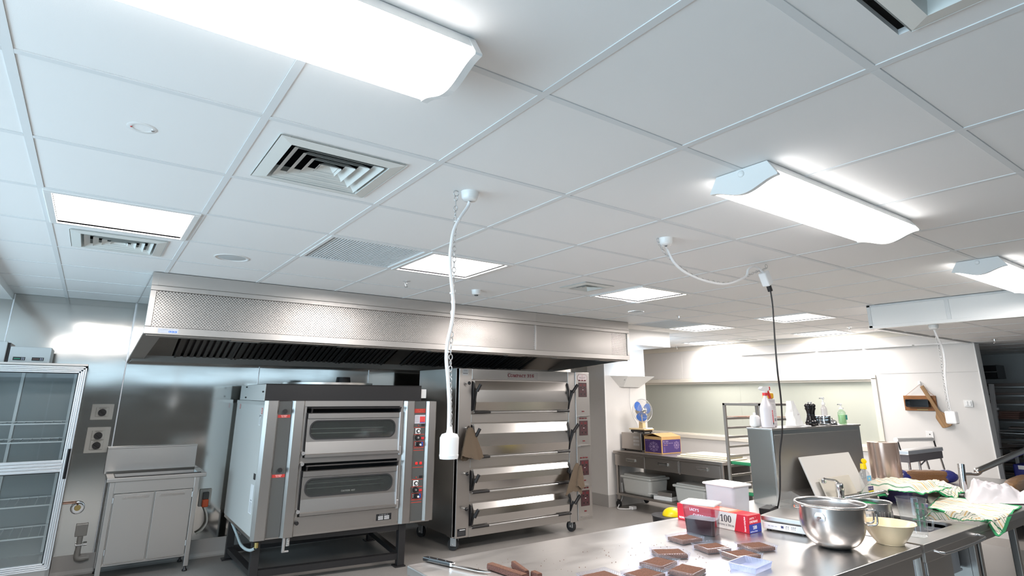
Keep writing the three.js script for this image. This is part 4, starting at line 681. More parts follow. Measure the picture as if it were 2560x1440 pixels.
// ================================================================ GLASS-DOOR FRIDGE
{
  const t = thing('display_fridge', 'upright glass-door fridge with ribbed aluminium door frame and steel top', 'fridge', [0.3, 0, -4.8]), X0 = -1.02, zb = -0.72, D0 = 0.24, D1 = 1.978;
  M.fridgeIn = std({ color: lin(0.26, 0.27, 0.275), metalness: 0.85, roughness: 0.35 });
  mesh('cabinet', [bx(X0, X0 + 0.03, 0.1, 1.985, zb, -0.035), bx(-0.03, 0, 0.1, 1.985, zb, -0.035), bx(X0, 0, 1.955, 1.985, zb, -0.035), bx(X0, 0, 0.1, 0.24, zb, -0.035)], M.steel, t);
  mesh('lining', [bx(X0 + 0.03, -0.03, 0.24, 1.955, zb, zb + 0.02), bx(X0 + 0.03, X0 + 0.035, 0.24, 1.955, zb, -0.05), bx(-0.035, -0.03, 0.24, 1.955, zb, -0.05)], M.fridgeIn, t);
  mesh('plinth', bx(X0 + 0.01, -0.012, 0, 0.1, zb + 0.02, -0.07), M.vinyl, t);
  mesh('top_trim', rb(X0 - 0.005, 0.002, 1.984, 2.004, zb, 0.004, 0.002), M.steel, t);
  const d = mesh('door', [bx(X0, 0, D0, D0 + 0.045, -0.035, -0.02)], M.alu, t);
  const prof = (n) => { const a = []; for (let k = 0; k < n; k++) a.push([k * 0.06 / n + 0.001, (k + 1) * 0.06 / n - 0.001]); return a; };
  const fr = [];
  for (const [a, b] of prof(4)) { const z = 0.0 + (a < 0.02 ? 0.004 : a < 0.04 ? 0.008 : 0.004); fr.push(rb(-0.06 + a, -0.06 + b, D0 + 0.058 - a, D1 - 0.058 + a, -0.035, z, 0.003), rb(X0 + 0.06 - b, X0 + 0.06 - a, D0 + 0.058 - a, D1 - 0.058 + a, -0.035, z, 0.003), rb(X0 + 0.058 - a, -0.058 + a, D1 - 0.06 + a, D1 - 0.06 + b, -0.035, z, 0.003), rb(X0 + 0.058 - a, -0.058 + a, D0 + 0.06 - b, D0 + 0.06 - a, -0.035, z, 0.003)); }
  mesh('door_frame', fr, M.alu, d);
  mesh('mid_rail', [0, 1, 2, 3].map((k) => rb(X0 + 0.05, -0.055, 1.046 + k * 0.026, 1.07 + k * 0.026, -0.035, k === 1 || k === 2 ? 0.006 : 0.002, 0.003)), M.alu, d);
  mesh('door_edge', bx(-0.002, 0.0, D0, D1, -0.035, 0.004), M.black, d);
  for (const [a, b] of [[1.15, D1 - 0.058], [D0 + 0.058, 1.046]]) { mesh('door_glass', bx(X0 + 0.06, -0.06, a, b, -0.022, -0.018), M.glass, d); mesh('gasket', [bx(-0.068, -0.06, a, b, -0.03, -0.014), bx(X0 + 0.06, -0.06, b - 0.008, b, -0.03, -0.014)], M.black, d); }
  mesh('handle', rb(-0.03, -0.008, 0.985, 1.245, -0.002, 0.014, 0.004), M.blackGloss, d);
  for (const x of [-0.09, X0 / 2, X0 + 0.09]) mesh('shelf_post', [bx(x - 0.012, x + 0.012, 0.26, 1.95, zb + 0.02, zb + 0.04)], M.zinc, t);
  for (let k = 0; k < 11; k++) for (const x of [-0.05, X0 + 0.05]) mesh('tray_runner', rb(x - 0.025, x + 0.025, 0.34 + k * 0.145, 0.346 + k * 0.145, zb + 0.04, -0.1, 0.002), M.zinc, t);
  for (const y of [1.46, 1.3, 0.76, 0.5]) { const s = []; for (let k = 0; k < 14; k++) s.push(bx(X0 + 0.05 + k * 0.07, X0 + 0.054 + k * 0.07, y, y + 0.004, zb + 0.05, -0.09)); s.push(bx(X0 + 0.04, -0.04, y - 0.003, y + 0.008, -0.1, -0.092), bx(X0 + 0.04, -0.04, y - 0.003, y + 0.008, zb + 0.05, zb + 0.058)); mesh('wire_shelf', s, M.zinc, t); }
  // controller on top
  const c = mesh('controller_box', rb(-0.6, -0.3, 2.004, 2.148, -0.55, -0.12, 0.004), M.switchGrey, t);
  M.ctrlFace = std({ color: lin(0.5, 0.52, 0.52), roughness: 0.4 });
  mesh('controller_face', rb(-0.6, -0.3, 2.004, 2.148, -0.125, -0.112, 0.004), M.ctrlFace, c);
  [[-0.555, '#123'], [-0.42, '#112']].forEach(([x, col], k) => mesh('display_screen', sheet(0.088, 0.03).translate(x + 0.03, 2.04, -0.111), canvasMat(128, 44, (q) => { q.fillStyle = '#0d1214'; q.fillRect(0, 0, 128, 44); q.fillStyle = k ? '#6b4a44' : '#1f8a6a'; q.fillRect(10, 16, 66, 12); q.fillStyle = '#aab'; for (const a of [88, 106]) for (const b of [8, 25]) q.fillRect(a, b, 12, 11); }), c, true));
  for (const [x, y] of [[-0.59, 2.014], [-0.31, 2.014], [-0.59, 2.138], [-0.31, 2.138]]) mesh('screw', cyl(0.004, 0.004, 0.004, 0, 0, 0, 8).rotateX(PI / 2).translate(x, y, -0.113), M.zinc, c);
  mesh('compressor_housing', [rb(X0, -0.625, 2.004, 2.19, -0.6, -0.1, 0.006)], M.ctrlFace, t);
  mesh('housing_gap', bx(-0.625, -0.605, 2.004, 2.18, -0.5, -0.13), M.black, t);
}

// ================================================================ WORKTOPS
const BT = 0.9;                                              // height of the worktops
function cloudTex(f) { return dataTex(512, 512, f, false); }
{
  const t = thing('steel_workbench', 'long stainless island bench with trays of brownies set out on top', 'workbench', [0, 0, 0]);
  const g = rb(1.8, 4.452, BT - 0.045, BT, -0.872, 0.462, 0.008, 3);
  mesh('worktop', g, M.steelBench, t);
  mesh('edge_fold', [bx(1.803, 4.45, BT - 0.06, BT - 0.04, 0.44, 0.456), bx(1.803, 4.45, BT - 0.06, BT - 0.04, -0.866, -0.85), bx(1.806, 1.82, BT - 0.06, BT - 0.04, -0.86, 0.45)], M.steel, t);
  for (const x of [1.88, 3.1, 4.36]) for (const z of [-0.8, 0.39]) mesh('leg', rb(x - 0.022, x + 0.022, 0, BT - 0.045, z - 0.022, z + 0.022, 0.006), M.steel, t);
  mesh('undershelf', rb(1.86, 4.4, 0.28, 0.3, -0.82, 0.41, 0.004), M.steelDark, t);
  mesh('apron', [rb(1.9, 4.43, 0.32, BT - 0.06, 0.4, 0.415, 0.003)], M.steel, t);
  mesh('drawer_pull', rb(3.86, 4.02, 0.77, 0.79, 0.415, 0.45, 0.005), M.steelBright, t);
}
const basin = { x0: 4.86, x1: 5.33, z0: -0.32, z1: 0.345 };
{
  const t = thing('sink_bench', 'stainless sink bench with a deep bowl and a towel rail in front', 'sink', [0, 0, 0]);
  const s = shapeOf([[4.487, -0.462], [5.4, -0.462], [5.4, 0.98], [4.487, 0.98]]); s.holes.push(rrect(basin.x0, basin.x1, -basin.z1, -basin.z0, 0.06));
  mesh('worktop', extr(s, 0.045, 0.004, 2).rotateX(-PI / 2).translate(0, BT - 0.045, 0), M.steelBench, t);
  const inner = rrect(basin.x0, basin.x1, -basin.z1, -basin.z0, 0.06), outer = rrect(basin.x0 - 0.006, basin.x1 + 0.006, -basin.z1 - 0.006, -basin.z0 + 0.006, 0.065); outer.holes.push(inner);
  mesh('sink_bowl', [extr(outer, 0.26).rotateX(-PI / 2).translate(0, BT - 0.28, 0), bx(basin.x0, basin.x1, BT - 0.285, BT - 0.275, basin.z0, basin.z1)], std({ color: lin(0.5, 0.5, 0.53), metalness: 1, roughness: 0.4 }), t);
  mesh('front_apron', rb(4.49, 5.4, BT - 0.1, BT - 0.04, 0.44, 0.46, 0.004), M.steel, t);
  mesh('bowl_shroud', rb(4.72, 5.1, 0.3, BT - 0.09, 0.36, 0.375, 0.03), M.steelDark, t);
  for (const x of [4.515, 5.37]) for (const z of [-0.9, 0.41]) mesh('leg', rb(x - 0.02, x + 0.02, 0, BT - 0.045, z - 0.02, z + 0.02, 0.005), M.steelDark, t);
  mesh('towel_rail', tube([V3(4.62, BT - 0.05, 0.455), V3(4.64, BT - 0.058, 0.5), V3(4.7, BT - 0.06, 0.508), V3(5.28, BT - 0.06, 0.508), V3(5.34, BT - 0.055, 0.5), V3(5.35, BT - 0.05, 0.455)], 0.008, 60, 8), M.chrome, t);
  mesh('back_panel', bx(4.5, 5.39, 0.18, BT - 0.3, -0.62, -0.6), M.steel, t); mesh('side_panel', bx(5.384, 5.39, 0.18, BT - 0.05, -0.6, 0.39), M.steelDark, t);  // back panel added to shade the space under the sink bench
  mesh('undershelf', rb(4.5, 5.39, 0.16, 0.18, -0.9, 0.42, 0.004), M.steelDark, t);
}
{
  const t = thing('steel_workbench', 'stainless bench heaped with towels and bread beyond the sink', 'workbench', [0, 0, 0]);
  mesh('worktop', rb(5.404, 8.45, BT - 0.045, BT, -1.08, 0.462, 0.006, 2), M.steelBench, t);
  mesh('front_apron', rb(5.41, 8.45, BT - 0.1, BT - 0.04, 0.44, 0.458, 0.004), M.steelDark, t);
  for (const x of [5.45, 6.2, 7.2, 8.4]) for (const z of [-1.03, 0.41]) mesh('leg', rb(x - 0.022, x + 0.022, 0, BT - 0.045, z - 0.022, z + 0.022, 0.005), M.steelDark, t);
  mesh('rail', [rb(5.45, 8.4, 0.42, 0.46, 0.39, 0.43, 0.005)], M.steelDark, t);
  mesh('back_panel', bx(5.42, 8.4, 0.22, BT - 0.06, -0.62, -0.6), M.steel, t);  // added panel, keeps the space below this bench darker
  mesh('undershelf', rb(5.42, 8.44, 0.2, 0.22, -1.05, 0.44, 0.004), M.steelDark, t);
}
{ // tall boxed upstand behind the sink
  const t = thing('steel_upstand', 'tall boxed stainless upstand behind the sink with bottles on its top', 'upstand', [0, 0, 0]), x0 = 4.94, x1 = 6.455, zf = -0.7, zb = -0.915, T = 1.487;
  const g = extr(shapeOf([[x0, -zf], [x1, -zf], [x1, -zb], [x0 - 0.005, -zb]]), T - 0.012 - BT).rotateX(-PI / 2).translate(0, BT, 0);
  mesh('box', g, M.steelWall, t);
  mesh('front_sheet', rb(x0 + 0.02, x1 - 0.03, BT + 0.04, T - 0.05, zf - 0.002, zf + 0.006, 0.003), M.steel, t);
  mesh('top_cap', rb(x0 - 0.01, x1 + 0.004, T - 0.014, T, zb - 0.005, zf + 0.012, 0.003), M.steel, t);
  mesh('corner_strip', rb(x0 - 0.008, x0 + 0.012, BT, T - 0.01, zf - 0.01, zf + 0.01, 0.003), M.steelBright, t);
  mesh('sloped_ledge', alongX([[zf, BT], [zf + 0.2, BT], [zf + 0.16, BT + 0.035], [zf, BT + 0.1]], 5.12, x1 + 0.1), M.steel, t);
}

// ================================================================ WHITE WALL: plaque, spoon, outlets
{
  const t = thing('wall_plaque', 'orange wooden plaque with a black loaf tin mounted on it', 'plaque', [XW - 0.006, 1.66, -1.49]);
  const wood = std({ color: lin(0.43, 0.16, 0.03), roughness: 0.4, map: dataTex(256, 64, (u, v) => { const q = 200 + 40 * NOISE.noise(u * 4, v * 26, 1) + 12 * NOISE.noise(u * 30, v * 60, 3); return [q, q, q]; }, true, [2, 2]) });
  mesh('board', rb(-0.022, 0, -0.105, 0.105, -0.205, 0.205, 0.004), wood, t);
  const s = rrect(-0.145, 0.15, -0.055, 0.055, 0.02), h = rrect(-0.13, 0.135, -0.04, 0.04, 0.015); s.holes.push(h);
  mesh('loaf_tin', [extr(s, 0.07, 0.004, 2).rotateY(-PI / 2).translate(-0.022, 0, -0.02), bx(-0.028, -0.024, -0.05, 0.05, -0.165, 0.13)], M.blackGloss, t);
  mesh('brass_tag', rb(-0.025, -0.02, -0.098, -0.08, -0.05, 0.09, 0.002), std({ color: lin(0.3, 0.22, 0.1), metalness: 0.7, roughness: 0.4 }), t);
  mesh('cord', [rod(V3(-0.01, 0.1, -0.18), V3(-0.012, 0.262, 0.03), 0.003, 6), rod(V3(-0.01, 0.1, 0.19), V3(-0.012, 0.262, 0.03), 0.003, 6)], std({ color: lin(0.5, 0.36, 0.3), roughness: 0.7 }), t);
  mesh('hook', [rb(-0.014, 0, 0.25, 0.31, 0.012, 0.046, 0.008), rod(V3(-0.014, 0.262, 0.03), V3(-0.034, 0.27, 0.03), 0.004, 6)], M.whiteGloss, t);
  const p = thing('wooden_spoon', 'large wooden paddle spoon hanging slantwise across the plaque', 'spoon', [XW - 0.055, 1.9, -1.42]);
  p.rotation.x = -0.40;
  const beech = std({ color: lin(0.46, 0.26, 0.11), roughness: 0.55, map: dataTex(128, 256, (u, v) => { const q = 205 + 40 * NOISE.noise(u * 20, v * 3, 1); return [q, q, q]; }, true, [3, 1]) });
  const prof = new THREE.Shape(); prof.moveTo(-0.026, 0); prof.lineTo(0.026, 0); prof.lineTo(0.024, -0.36); prof.bezierCurveTo(0.024, -0.4, 0.07, -0.42, 0.072, -0.46); prof.lineTo(0.066, -0.585); prof.bezierCurveTo(0.06, -0.61, -0.06, -0.61, -0.066, -0.585); prof.lineTo(-0.072, -0.46); prof.bezierCurveTo(-0.07, -0.42, -0.024, -0.4, -0.024, -0.36); prof.closePath();
  mesh('paddle', extr(prof, 0.022, 0.006, 2).rotateY(-PI / 2), beech, p);
}
{
  const t = thing('wall_switch', 'small white double light switch near the end of the white wall', 'light switch', [XW - 0.006, 1.662, -0.918]);
  mesh('switch_plate', rb(-0.01, 0, -0.045, 0.045, -0.05, 0.05, 0.004), M.whiteGloss, t); mesh('rocker', rb(-0.018, -0.008, -0.028, 0.03, -0.03, -0.004, 0.003), M.whiteGloss, t); mesh('rocker', rb(-0.02, -0.008, -0.028, 0.03, 0.006, 0.034, 0.003), M.whiteGloss, t);
  const u = thing('wall_outlet', 'white power outlet plate on the white wall under the plaque', 'power outlet', [XW - 0.006, 1.212, -1.44]);
  mesh('outlet_plate', rb(-0.01, 0, -0.062, 0.062, -0.045, 0.045, 0.004), M.whiteGloss, u); for (const y of [-0.02, 0.022]) mesh('socket_hole', cyl(0.009, 0.009, 0.003, 0, 0, 0, 12).rotateZ(PI / 2).translate(-0.0085, y, 0.002), M.greyPanel, u);
}

// ================================================================ DRAWER BENCH BY THE PIER
const DX = 7.56, DT = 0.862;
{
  const t = thing('drawer_bench', 'stainless bench with three drawers and a lower shelf on castors by the pier', 'workbench', [0, 0, 0]), z0 = -5.14, z1 = -3.06, xb = DX + 0.74;
  M.reflBrownSteel = std({ color: lin(0.42, 0.385, 0.355), metalness: 1, roughness: 0.36, bumpMap: texBrush, bumpScale: 0.0001 });  // brown of the bench's reflections put into the steel colour
  mesh('worktop', rb(DX, xb, DT - 0.045, DT, z0, z1, 0.005), M.reflBrownSteel, t);
  mesh('back_panel', bx(xb - 0.04, xb - 0.03, 0.2, DT - 0.045, z0 + 0.03, z1 - 0.03), M.reflBrownSteel, t);
  [[z0 + 0.03, -4.49], [-4.475, -3.82], [-3.79, z1 - 0.05]].forEach(([a, b]) => {
    const d = mesh('drawer', rb(DX + 0.01, DX + 0.035, 0.64, DT - 0.05, a, b, 0.004), M.reflBrownSteel, t), c = (a + b) / 2 + 0.05;
    mesh('handle', [rb(DX - 0.012, DX + 0.012, 0.722, 0.765, c - 0.095, c + 0.095, 0.004)], M.steelBright, d);
    mesh('handle_recess', bx(DX - 0.0125, DX - 0.006, 0.732, 0.748, c - 0.08, c + 0.08), M.steelDark, d);
  });
  for (const z of [-4.482, -3.805]) mesh('divider', rb(DX + 0.004, DX + 0.03, 0.63, DT - 0.045, z - 0.012, z + 0.012, 0.003), M.reflBrownSteel, t);
  for (const x of [DX + 0.03, xb - 0.06]) for (const z of [z0 + 0.03, z1 - 0.06]) {
    const l = mesh('leg', rb(x, x + 0.035, 0.11, DT - 0.045, z, z + 0.035, 0.004), M.reflBrownSteel, t);
    mesh('castor', [cyl(0.05, 0.05, 0.03, 0, -0.015, 0, 20).rotateZ(PI / 2).translate(x + 0.017, 0.05, z + 0.017), rb(x - 0.004, x + 0.04, 0.06, 0.12, z, z + 0.035, 0.004)], M.rubber, l);
  }
  mesh('lower_shelf', rb(DX + 0.02, xb - 0.03, 0.185, 0.215, z0 + 0.02, z1 - 0.02, 0.004), M.reflBrownSteel, t);
}
const tubWhite = std({ color: lin(0.55, 0.55, 0.52), roughness: 0.45 });
function lidTub(name, say, x0, x1, z0, z1, y0, h, grp) {
  const t = thing(name, say, 'storage tub', [(x0 + x1) / 2, y0, (z0 + z1) / 2], 0, grp), w = (x1 - x0) / 2, d = (z1 - z0) / 2;
  const g = rb(-w, w, 0, h * 0.86, -d, d, 0.05, 3), p = g.attributes.position; for (let i = 0; i < p.count; i++) { const k = 0.9 + 0.1 * p.getY(i) / h; p.setX(i, p.getX(i) * k); p.setZ(i, p.getZ(i) * k); } g.computeVertexNormals();
  mesh('tub_body', g, tubWhite, t); mesh('lid', [rb(-w - 0.012, w + 0.012, h * 0.8, h * 0.93, -d - 0.012, d + 0.012, 0.03, 3), rb(-w + 0.03, w - 0.03, h * 0.9, h, -d + 0.03, d - 0.03, 0.03, 3)], tubWhite, t);
}
lidTub('storage_tub', 'lidded grey-white storage tub at the pier end of the lower shelf', DX + 0.06, DX + 0.5, -5.04, -4.42, 0.216, 0.3, 'lidded storage tubs under the drawer bench');
lidTub('storage_tub', 'lidded grey-white storage tub with a purple-marked caddy before it', DX + 0.06, DX + 0.5, -3.98, -3.42, 0.216, 0.28, 'lidded storage tubs under the drawer bench');
{
  const t = thing('kitchen_scale', 'old flat kitchen scale with a dark top lying on the lower shelf', 'scale', [DX + 0.16, 0.216, -4.2], 0.12);
  mesh('scale_body', rb(-0.1, 0.12, 0, 0.06, -0.17, 0.15, 0.01), M.whiteGloss, t); mesh('scale_plate', rb(-0.09, 0.12, 0.062, 0.12, -0.1, 0.15, 0.006), M.steelDark, t); mesh('scale_foot', rb(-0.08, 0.1, -0.0, 0.012, -0.15, 0.13, 0.004), M.black, t); mesh('paper', rb(-0.14, 0.02, 0.06, 0.064, -0.24, -0.1, 0.001).rotateZ(-0.1), M.white, t);
  const c = thing('small_caddy', 'small clear caddy with a purple rim beside the second tub', 'caddy', [DX + 0.0, 0.216, -3.27]);
  mesh('caddy_body', [rb(0.02, 0.25, 0, 0.2, -0.12, 0.12, 0.02, 2)], std({ color: lin(0.42, 0.42, 0.46), roughness: 0.3 }), c); mesh('purple_rim', [rb(0.012, 0.02, 0.05, 0.075, -0.09, 0.1, 0.003), rb(0.012, 0.02, 0.07, 0.14, -0.07, -0.04, 0.003)], std({ color: lin(0.06, 0.04, 0.4), roughness: 0.4 }), c);
}
{
  const a = onX(1556, 1075, DX + 0.2), b = onX(1604, 1128, DX + 0.2), t = thing('microwave_oven', 'brown steel microwave with side vents under the blue desk fan', 'microwave', [DX + 0.2, DT, 0]);
  const z0 = -5.13, z1 = -4.66, h = 0.285;
  mesh('casing', rb(0, 0.44, 0.025, h, z0, z1 - 0.03, 0.008), M.reflBrownSteel, t);
  mesh('door', rb(0.0, 0.44, 0.025, h, z1 - 0.03, z1, 0.006), M.blackGloss, t);
  for (let k = 0; k < 3; k++) for (let q = 0; q < 7; q++) mesh('vent_slot', bx(-0.001, 0.002, 0.09 + k * 0.055, 0.125 + k * 0.055, z1 - 0.2 + q * 0.018, z1 - 0.188 + q * 0.018), M.zinc, t);
  for (const x of [0.03, 0.39]) for (const z of [z0 + 0.05, z1 - 0.08]) mesh('foot', cyl(0.014, 0.016, 0.026, x, 0, z, 10), M.black, t);
}
{
  const t = thing('carton', 'purple and tan cardboard carton printed with a ship wheel', 'cardboard box', [DX + 0.2, DT, -4.27]), h = 0.25, d = 0.36, w = 0.46;
  const tan = std({ color: lin(0.46, 0.28, 0.11), roughness: 0.8 });
  mesh('carton_body', [rb(0, w, 0, h, -d, 0, 0.004)], tan, t);
  const wheel = (c, x, y, r) => { c.strokeStyle = '#8d7a9a'; c.lineWidth = 5; for (const k of [1, 0.72, 0.22]) { c.beginPath(); c.arc(x, y, r * k, 0, 7); c.stroke(); } for (let a = 0; a < 8; a++) { c.beginPath(); c.moveTo(x, y); c.lineTo(x + Math.cos(a * PI / 4) * r * 1.25, y + Math.sin(a * PI / 4) * r * 1.25); c.stroke(); } };
  const side = canvasMat(256, 200, (c) => { c.fillStyle = '#3a2358'; c.fillRect(0, 0, 256, 200); wheel(c, 140, 110, 66); c.fillStyle = '#8d7a9a'; scrawl(c, 12, 12, 70, 14, 1); });
  const front = canvasMat(384, 200, (c) => { c.fillStyle = '#3d2a66'; c.fillRect(0, 0, 384, 200); wheel(c, 300, 90, 54); c.fillStyle = '#b9aab4'; scrawl(c, 14, 14, 110, 22, 2); scrawl(c, 14, 48, 210, 13, 4); c.fillStyle = '#d9a06a'; scrawl(c, 26, 74, 80, 14, 1); c.fillStyle = '#5c4a80'; c.fillRect(24, 110, 26, 80); });
  mesh('side_print', sheet(d - 0.03, h - 0.055).rotateY(-PI / 2).translate(-0.001, h / 2 - 0.014, -d / 2), side, t, true);
  mesh('front_print', sheet(w - 0.03, h - 0.055).translate(w / 2, h / 2 - 0.014, 0.0012), front, t, true);
  mesh('flap', alongX([[0, h], [-d / 2, h + 0.045], [-d / 2, h + 0.05], [0.0, h + 0.005]], 0, w), tan, t); mesh('flap', alongX([[-d, h], [-d / 2, h + 0.045], [-d / 2, h + 0.05], [-d, h + 0.005]], 0, w), tan, t);
}
{ // desk fan
  const t = thing('desk_fan', 'old cream desk fan with blue blades and a wire cage', 'fan', [DX + 0.36, DT + 0.287, -4.8], 0);
  const cream = std({ color: lin(0.62, 0.47, 0.26), roughness: 0.4 });
  mesh('base', [rb(-0.12, 0.12, 0.045, 0.07, -0.19, 0.15, 0.012)], cream, t); mesh('base_skirt', [rb(-0.105, 0.105, 0.012, 0.045, -0.165, 0.125, 0.008)], M.black, t); for (const [x, z] of [[-0.08, -0.14], [0.08, -0.14], [-0.08, 0.1], [0.08, 0.1]]) mesh('foot', cyl(0.012, 0.014, 0.014, x, 0, z, 8), M.black, t);
  mesh('key_panel', rb(-0.06, 0.1, 0.068, 0.082, 0.06, 0.14, 0.006), M.whiteGloss, t);
  mesh('stem', alongX([[-0.045, 0.07], [0.045, 0.07], [0.03, 0.29], [-0.025, 0.29]], -0.035, 0.035), cream, t);
  const hd = new THREE.Group(); hd.name = 'fan_head'; hd.position.set(0, 0.35, 0); hd.rotation.y = -0.3; hd.rotation.order = 'YXZ'; hd.rotation.x = -0.08; t.add(hd);
  mesh('motor', lathe([[0, -0.13], [0.045, -0.125], [0.062, -0.09], [0.062, -0.03], [0.03, -0.015], [0, -0.015]], 24).rotateX(PI / 2), cream, hd);
  const blue = phy({ color: lin(0.02, 0.13, 0.5), roughness: 0.25 });
  for (let k = 0; k < 3; k++) { const s = new THREE.Shape(); s.moveTo(0.015, -0.02); s.bezierCurveTo(0.05, -0.13, 0.15, -0.14, 0.168, -0.03); s.bezierCurveTo(0.178, 0.06, 0.11, 0.11, 0.02, 0.025); const g = extr(s, 0.004).rotateX(0.4).rotateZ(k * PI * 2 / 3 + 0.5).translate(0, 0, 0.03); mesh('blade', g, blue, hd); }
  mesh('hub', [cyl(0.034, 0.026, 0.04, 0, 0, 0, 20).rotateX(PI / 2).translate(0, 0, 0.01)], blue, hd);
  const wires = []; for (let k = 0; k < 60; k++) { const a = k * PI * 2 / 60, R = (r, z) => V3(Math.cos(a) * r, Math.sin(a) * r, z); wires.push(tube([R(0.045, 0.1), R(0.13, 0.085), R(0.185, 0.03)], 0.0011, 8, 4), tube([R(0.185, 0.03), R(0.13, -0.015), R(0.05, -0.03)], 0.0011, 8, 4)); }
  mesh('wire_cage', [...wires, new THREE.TorusGeometry(0.186, 0.0045, 6, 60).translate(0, 0, 0.03), new THREE.TorusGeometry(0.12, 0.0015, 5, 40).translate(0, 0, 0.09)], M.zinc, hd);
  mesh('cage_badge', [lathe([[0, 0.012], [0.018, 0.012], [0.022, 0.006], [0.036, 0.004], [0.046, -0.004]], 28).rotateX(PI / 2).translate(0, 0, 0.1)], M.chrome, hd);
}
{ // folded towels at the far end of the drawer bench
  const t = solo('folded_towels', 'stack of folded striped towels lying at the end of the drawer bench', 'towels', [rb(0, 0.55, 0, 0.02, -0.42, 0.4, 0.01, 2), rb(0.02, 0.5, 0.02, 0.045, -0.38, 0.36, 0.012, 2), rb(0.05, 0.52, 0.045, 0.06, -0.3, 0.38, 0.008, 2)], std({ color: lin(0.66, 0.62, 0.5), roughness: 0.9 }), [DX + 0.08, DT, -3.45], 0.08);
}
// drain cable on the floor
solo('floor_lead', 'white power lead with a plug lying on the floor by the castor', 'cable', [tube([V3(7.74, 0.35, -5.14), V3(7.7, 0.15, -5.1), V3(7.55, 0.012, -5.06), V3(7.45, 0.01, -4.95), V3(7.6, 0.01, -4.82)], 0.008, 50, 6), rb(7.58, 7.68, 0, 0.05, -4.86, -4.78, 0.012)], M.cordWhite);

// ================================================================ BUN RACK TROLLEY
{
  const t = thing('rack_trolley', 'grey metal rack trolley with angled runners behind the steel upstand', 'rack', [6.47, 0, -2.2]);
  M.rackMetal = std({ color: lin(0.33, 0.31, 0.29), metalness: 0.7, roughness: 0.5 });
  const w = 0.66, top = 1.665;
  for (const z of [0, 0.46]) {
    for (const x of [0, w]) { const u = mesh('upright', rb(x, x + 0.03, 0.1, top, z - 0.015, z + 0.015, 0.003), M.rackMetal, t); mesh('castor', cyl(0.05, 0.05, 0.03, 0, -0.015, 0, 16).rotateZ(PI / 2).translate(x + 0.015, 0.05, z), M.rubber, u); }
    mesh('top_bar', rb(0, w + 0.03, top - 0.028, top, z - 0.015, z + 0.015, 0.003), M.rackMetal, t);
    for (let k = 0; k < 12; k++) mesh('runner', [rb(0.03, w, top - 0.19 - k * 0.105, top - 0.165 - k * 0.105, z - 0.012, z + 0.012, 0.002)], M.rackMetal, t);
  }
  for (const x of [0, w]) mesh('cross_bar', rb(x, x + 0.03, top - 0.028, top, 0.015, 0.445, 0.003), M.rackMetal, t);
  const wr = []; for (let k = 0; k < 22; k++) wr.push(rod(V3(0.05 + k * 0.028, top - 0.155, 0.0), V3(0.05 + k * 0.028, top - 0.155, 0.46), 0.0025, 5)); wr.push(rod(V3(0.04, top - 0.155, 0.01), V3(w - 0.01, top - 0.155, 0.01), 0.004, 6), rod(V3(0.04, top - 0.155, 0.45), V3(w - 0.01, top - 0.155, 0.45), 0.004, 6));
  solo('wire_tray', 'copper-toned wire cooling tray on the top runners of the rack trolley', 'tray', wr, std({ color: lin(0.45, 0.28, 0.22), metalness: 0.8, roughness: 0.4 }), [6.47, 0, -2.2]);
  const towelS = std({ color: lin(0.6, 0.62, 0.5), roughness: 0.9 }), green = std({ color: lin(0.03, 0.25, 0.11), roughness: 0.9 });
  for (const k of [5, 8]) { const c = thing('tea_towel', k === 5 ? 'green-edged tea towel on a middle runner of the rack trolley' : 'green-edged tea towel on a low runner of the rack trolley', 'towel', [6.52, top - 0.16 - k * 0.105, -2.2]); mesh('cloth', rb(0.04, 0.6, 0, 0.03, 0, 0.4, 0.012), towelS, c); mesh('green_border', rb(-0.0, 0.05, 0, 0.034, -0.01, 0.41, 0.012), green, c); }
}

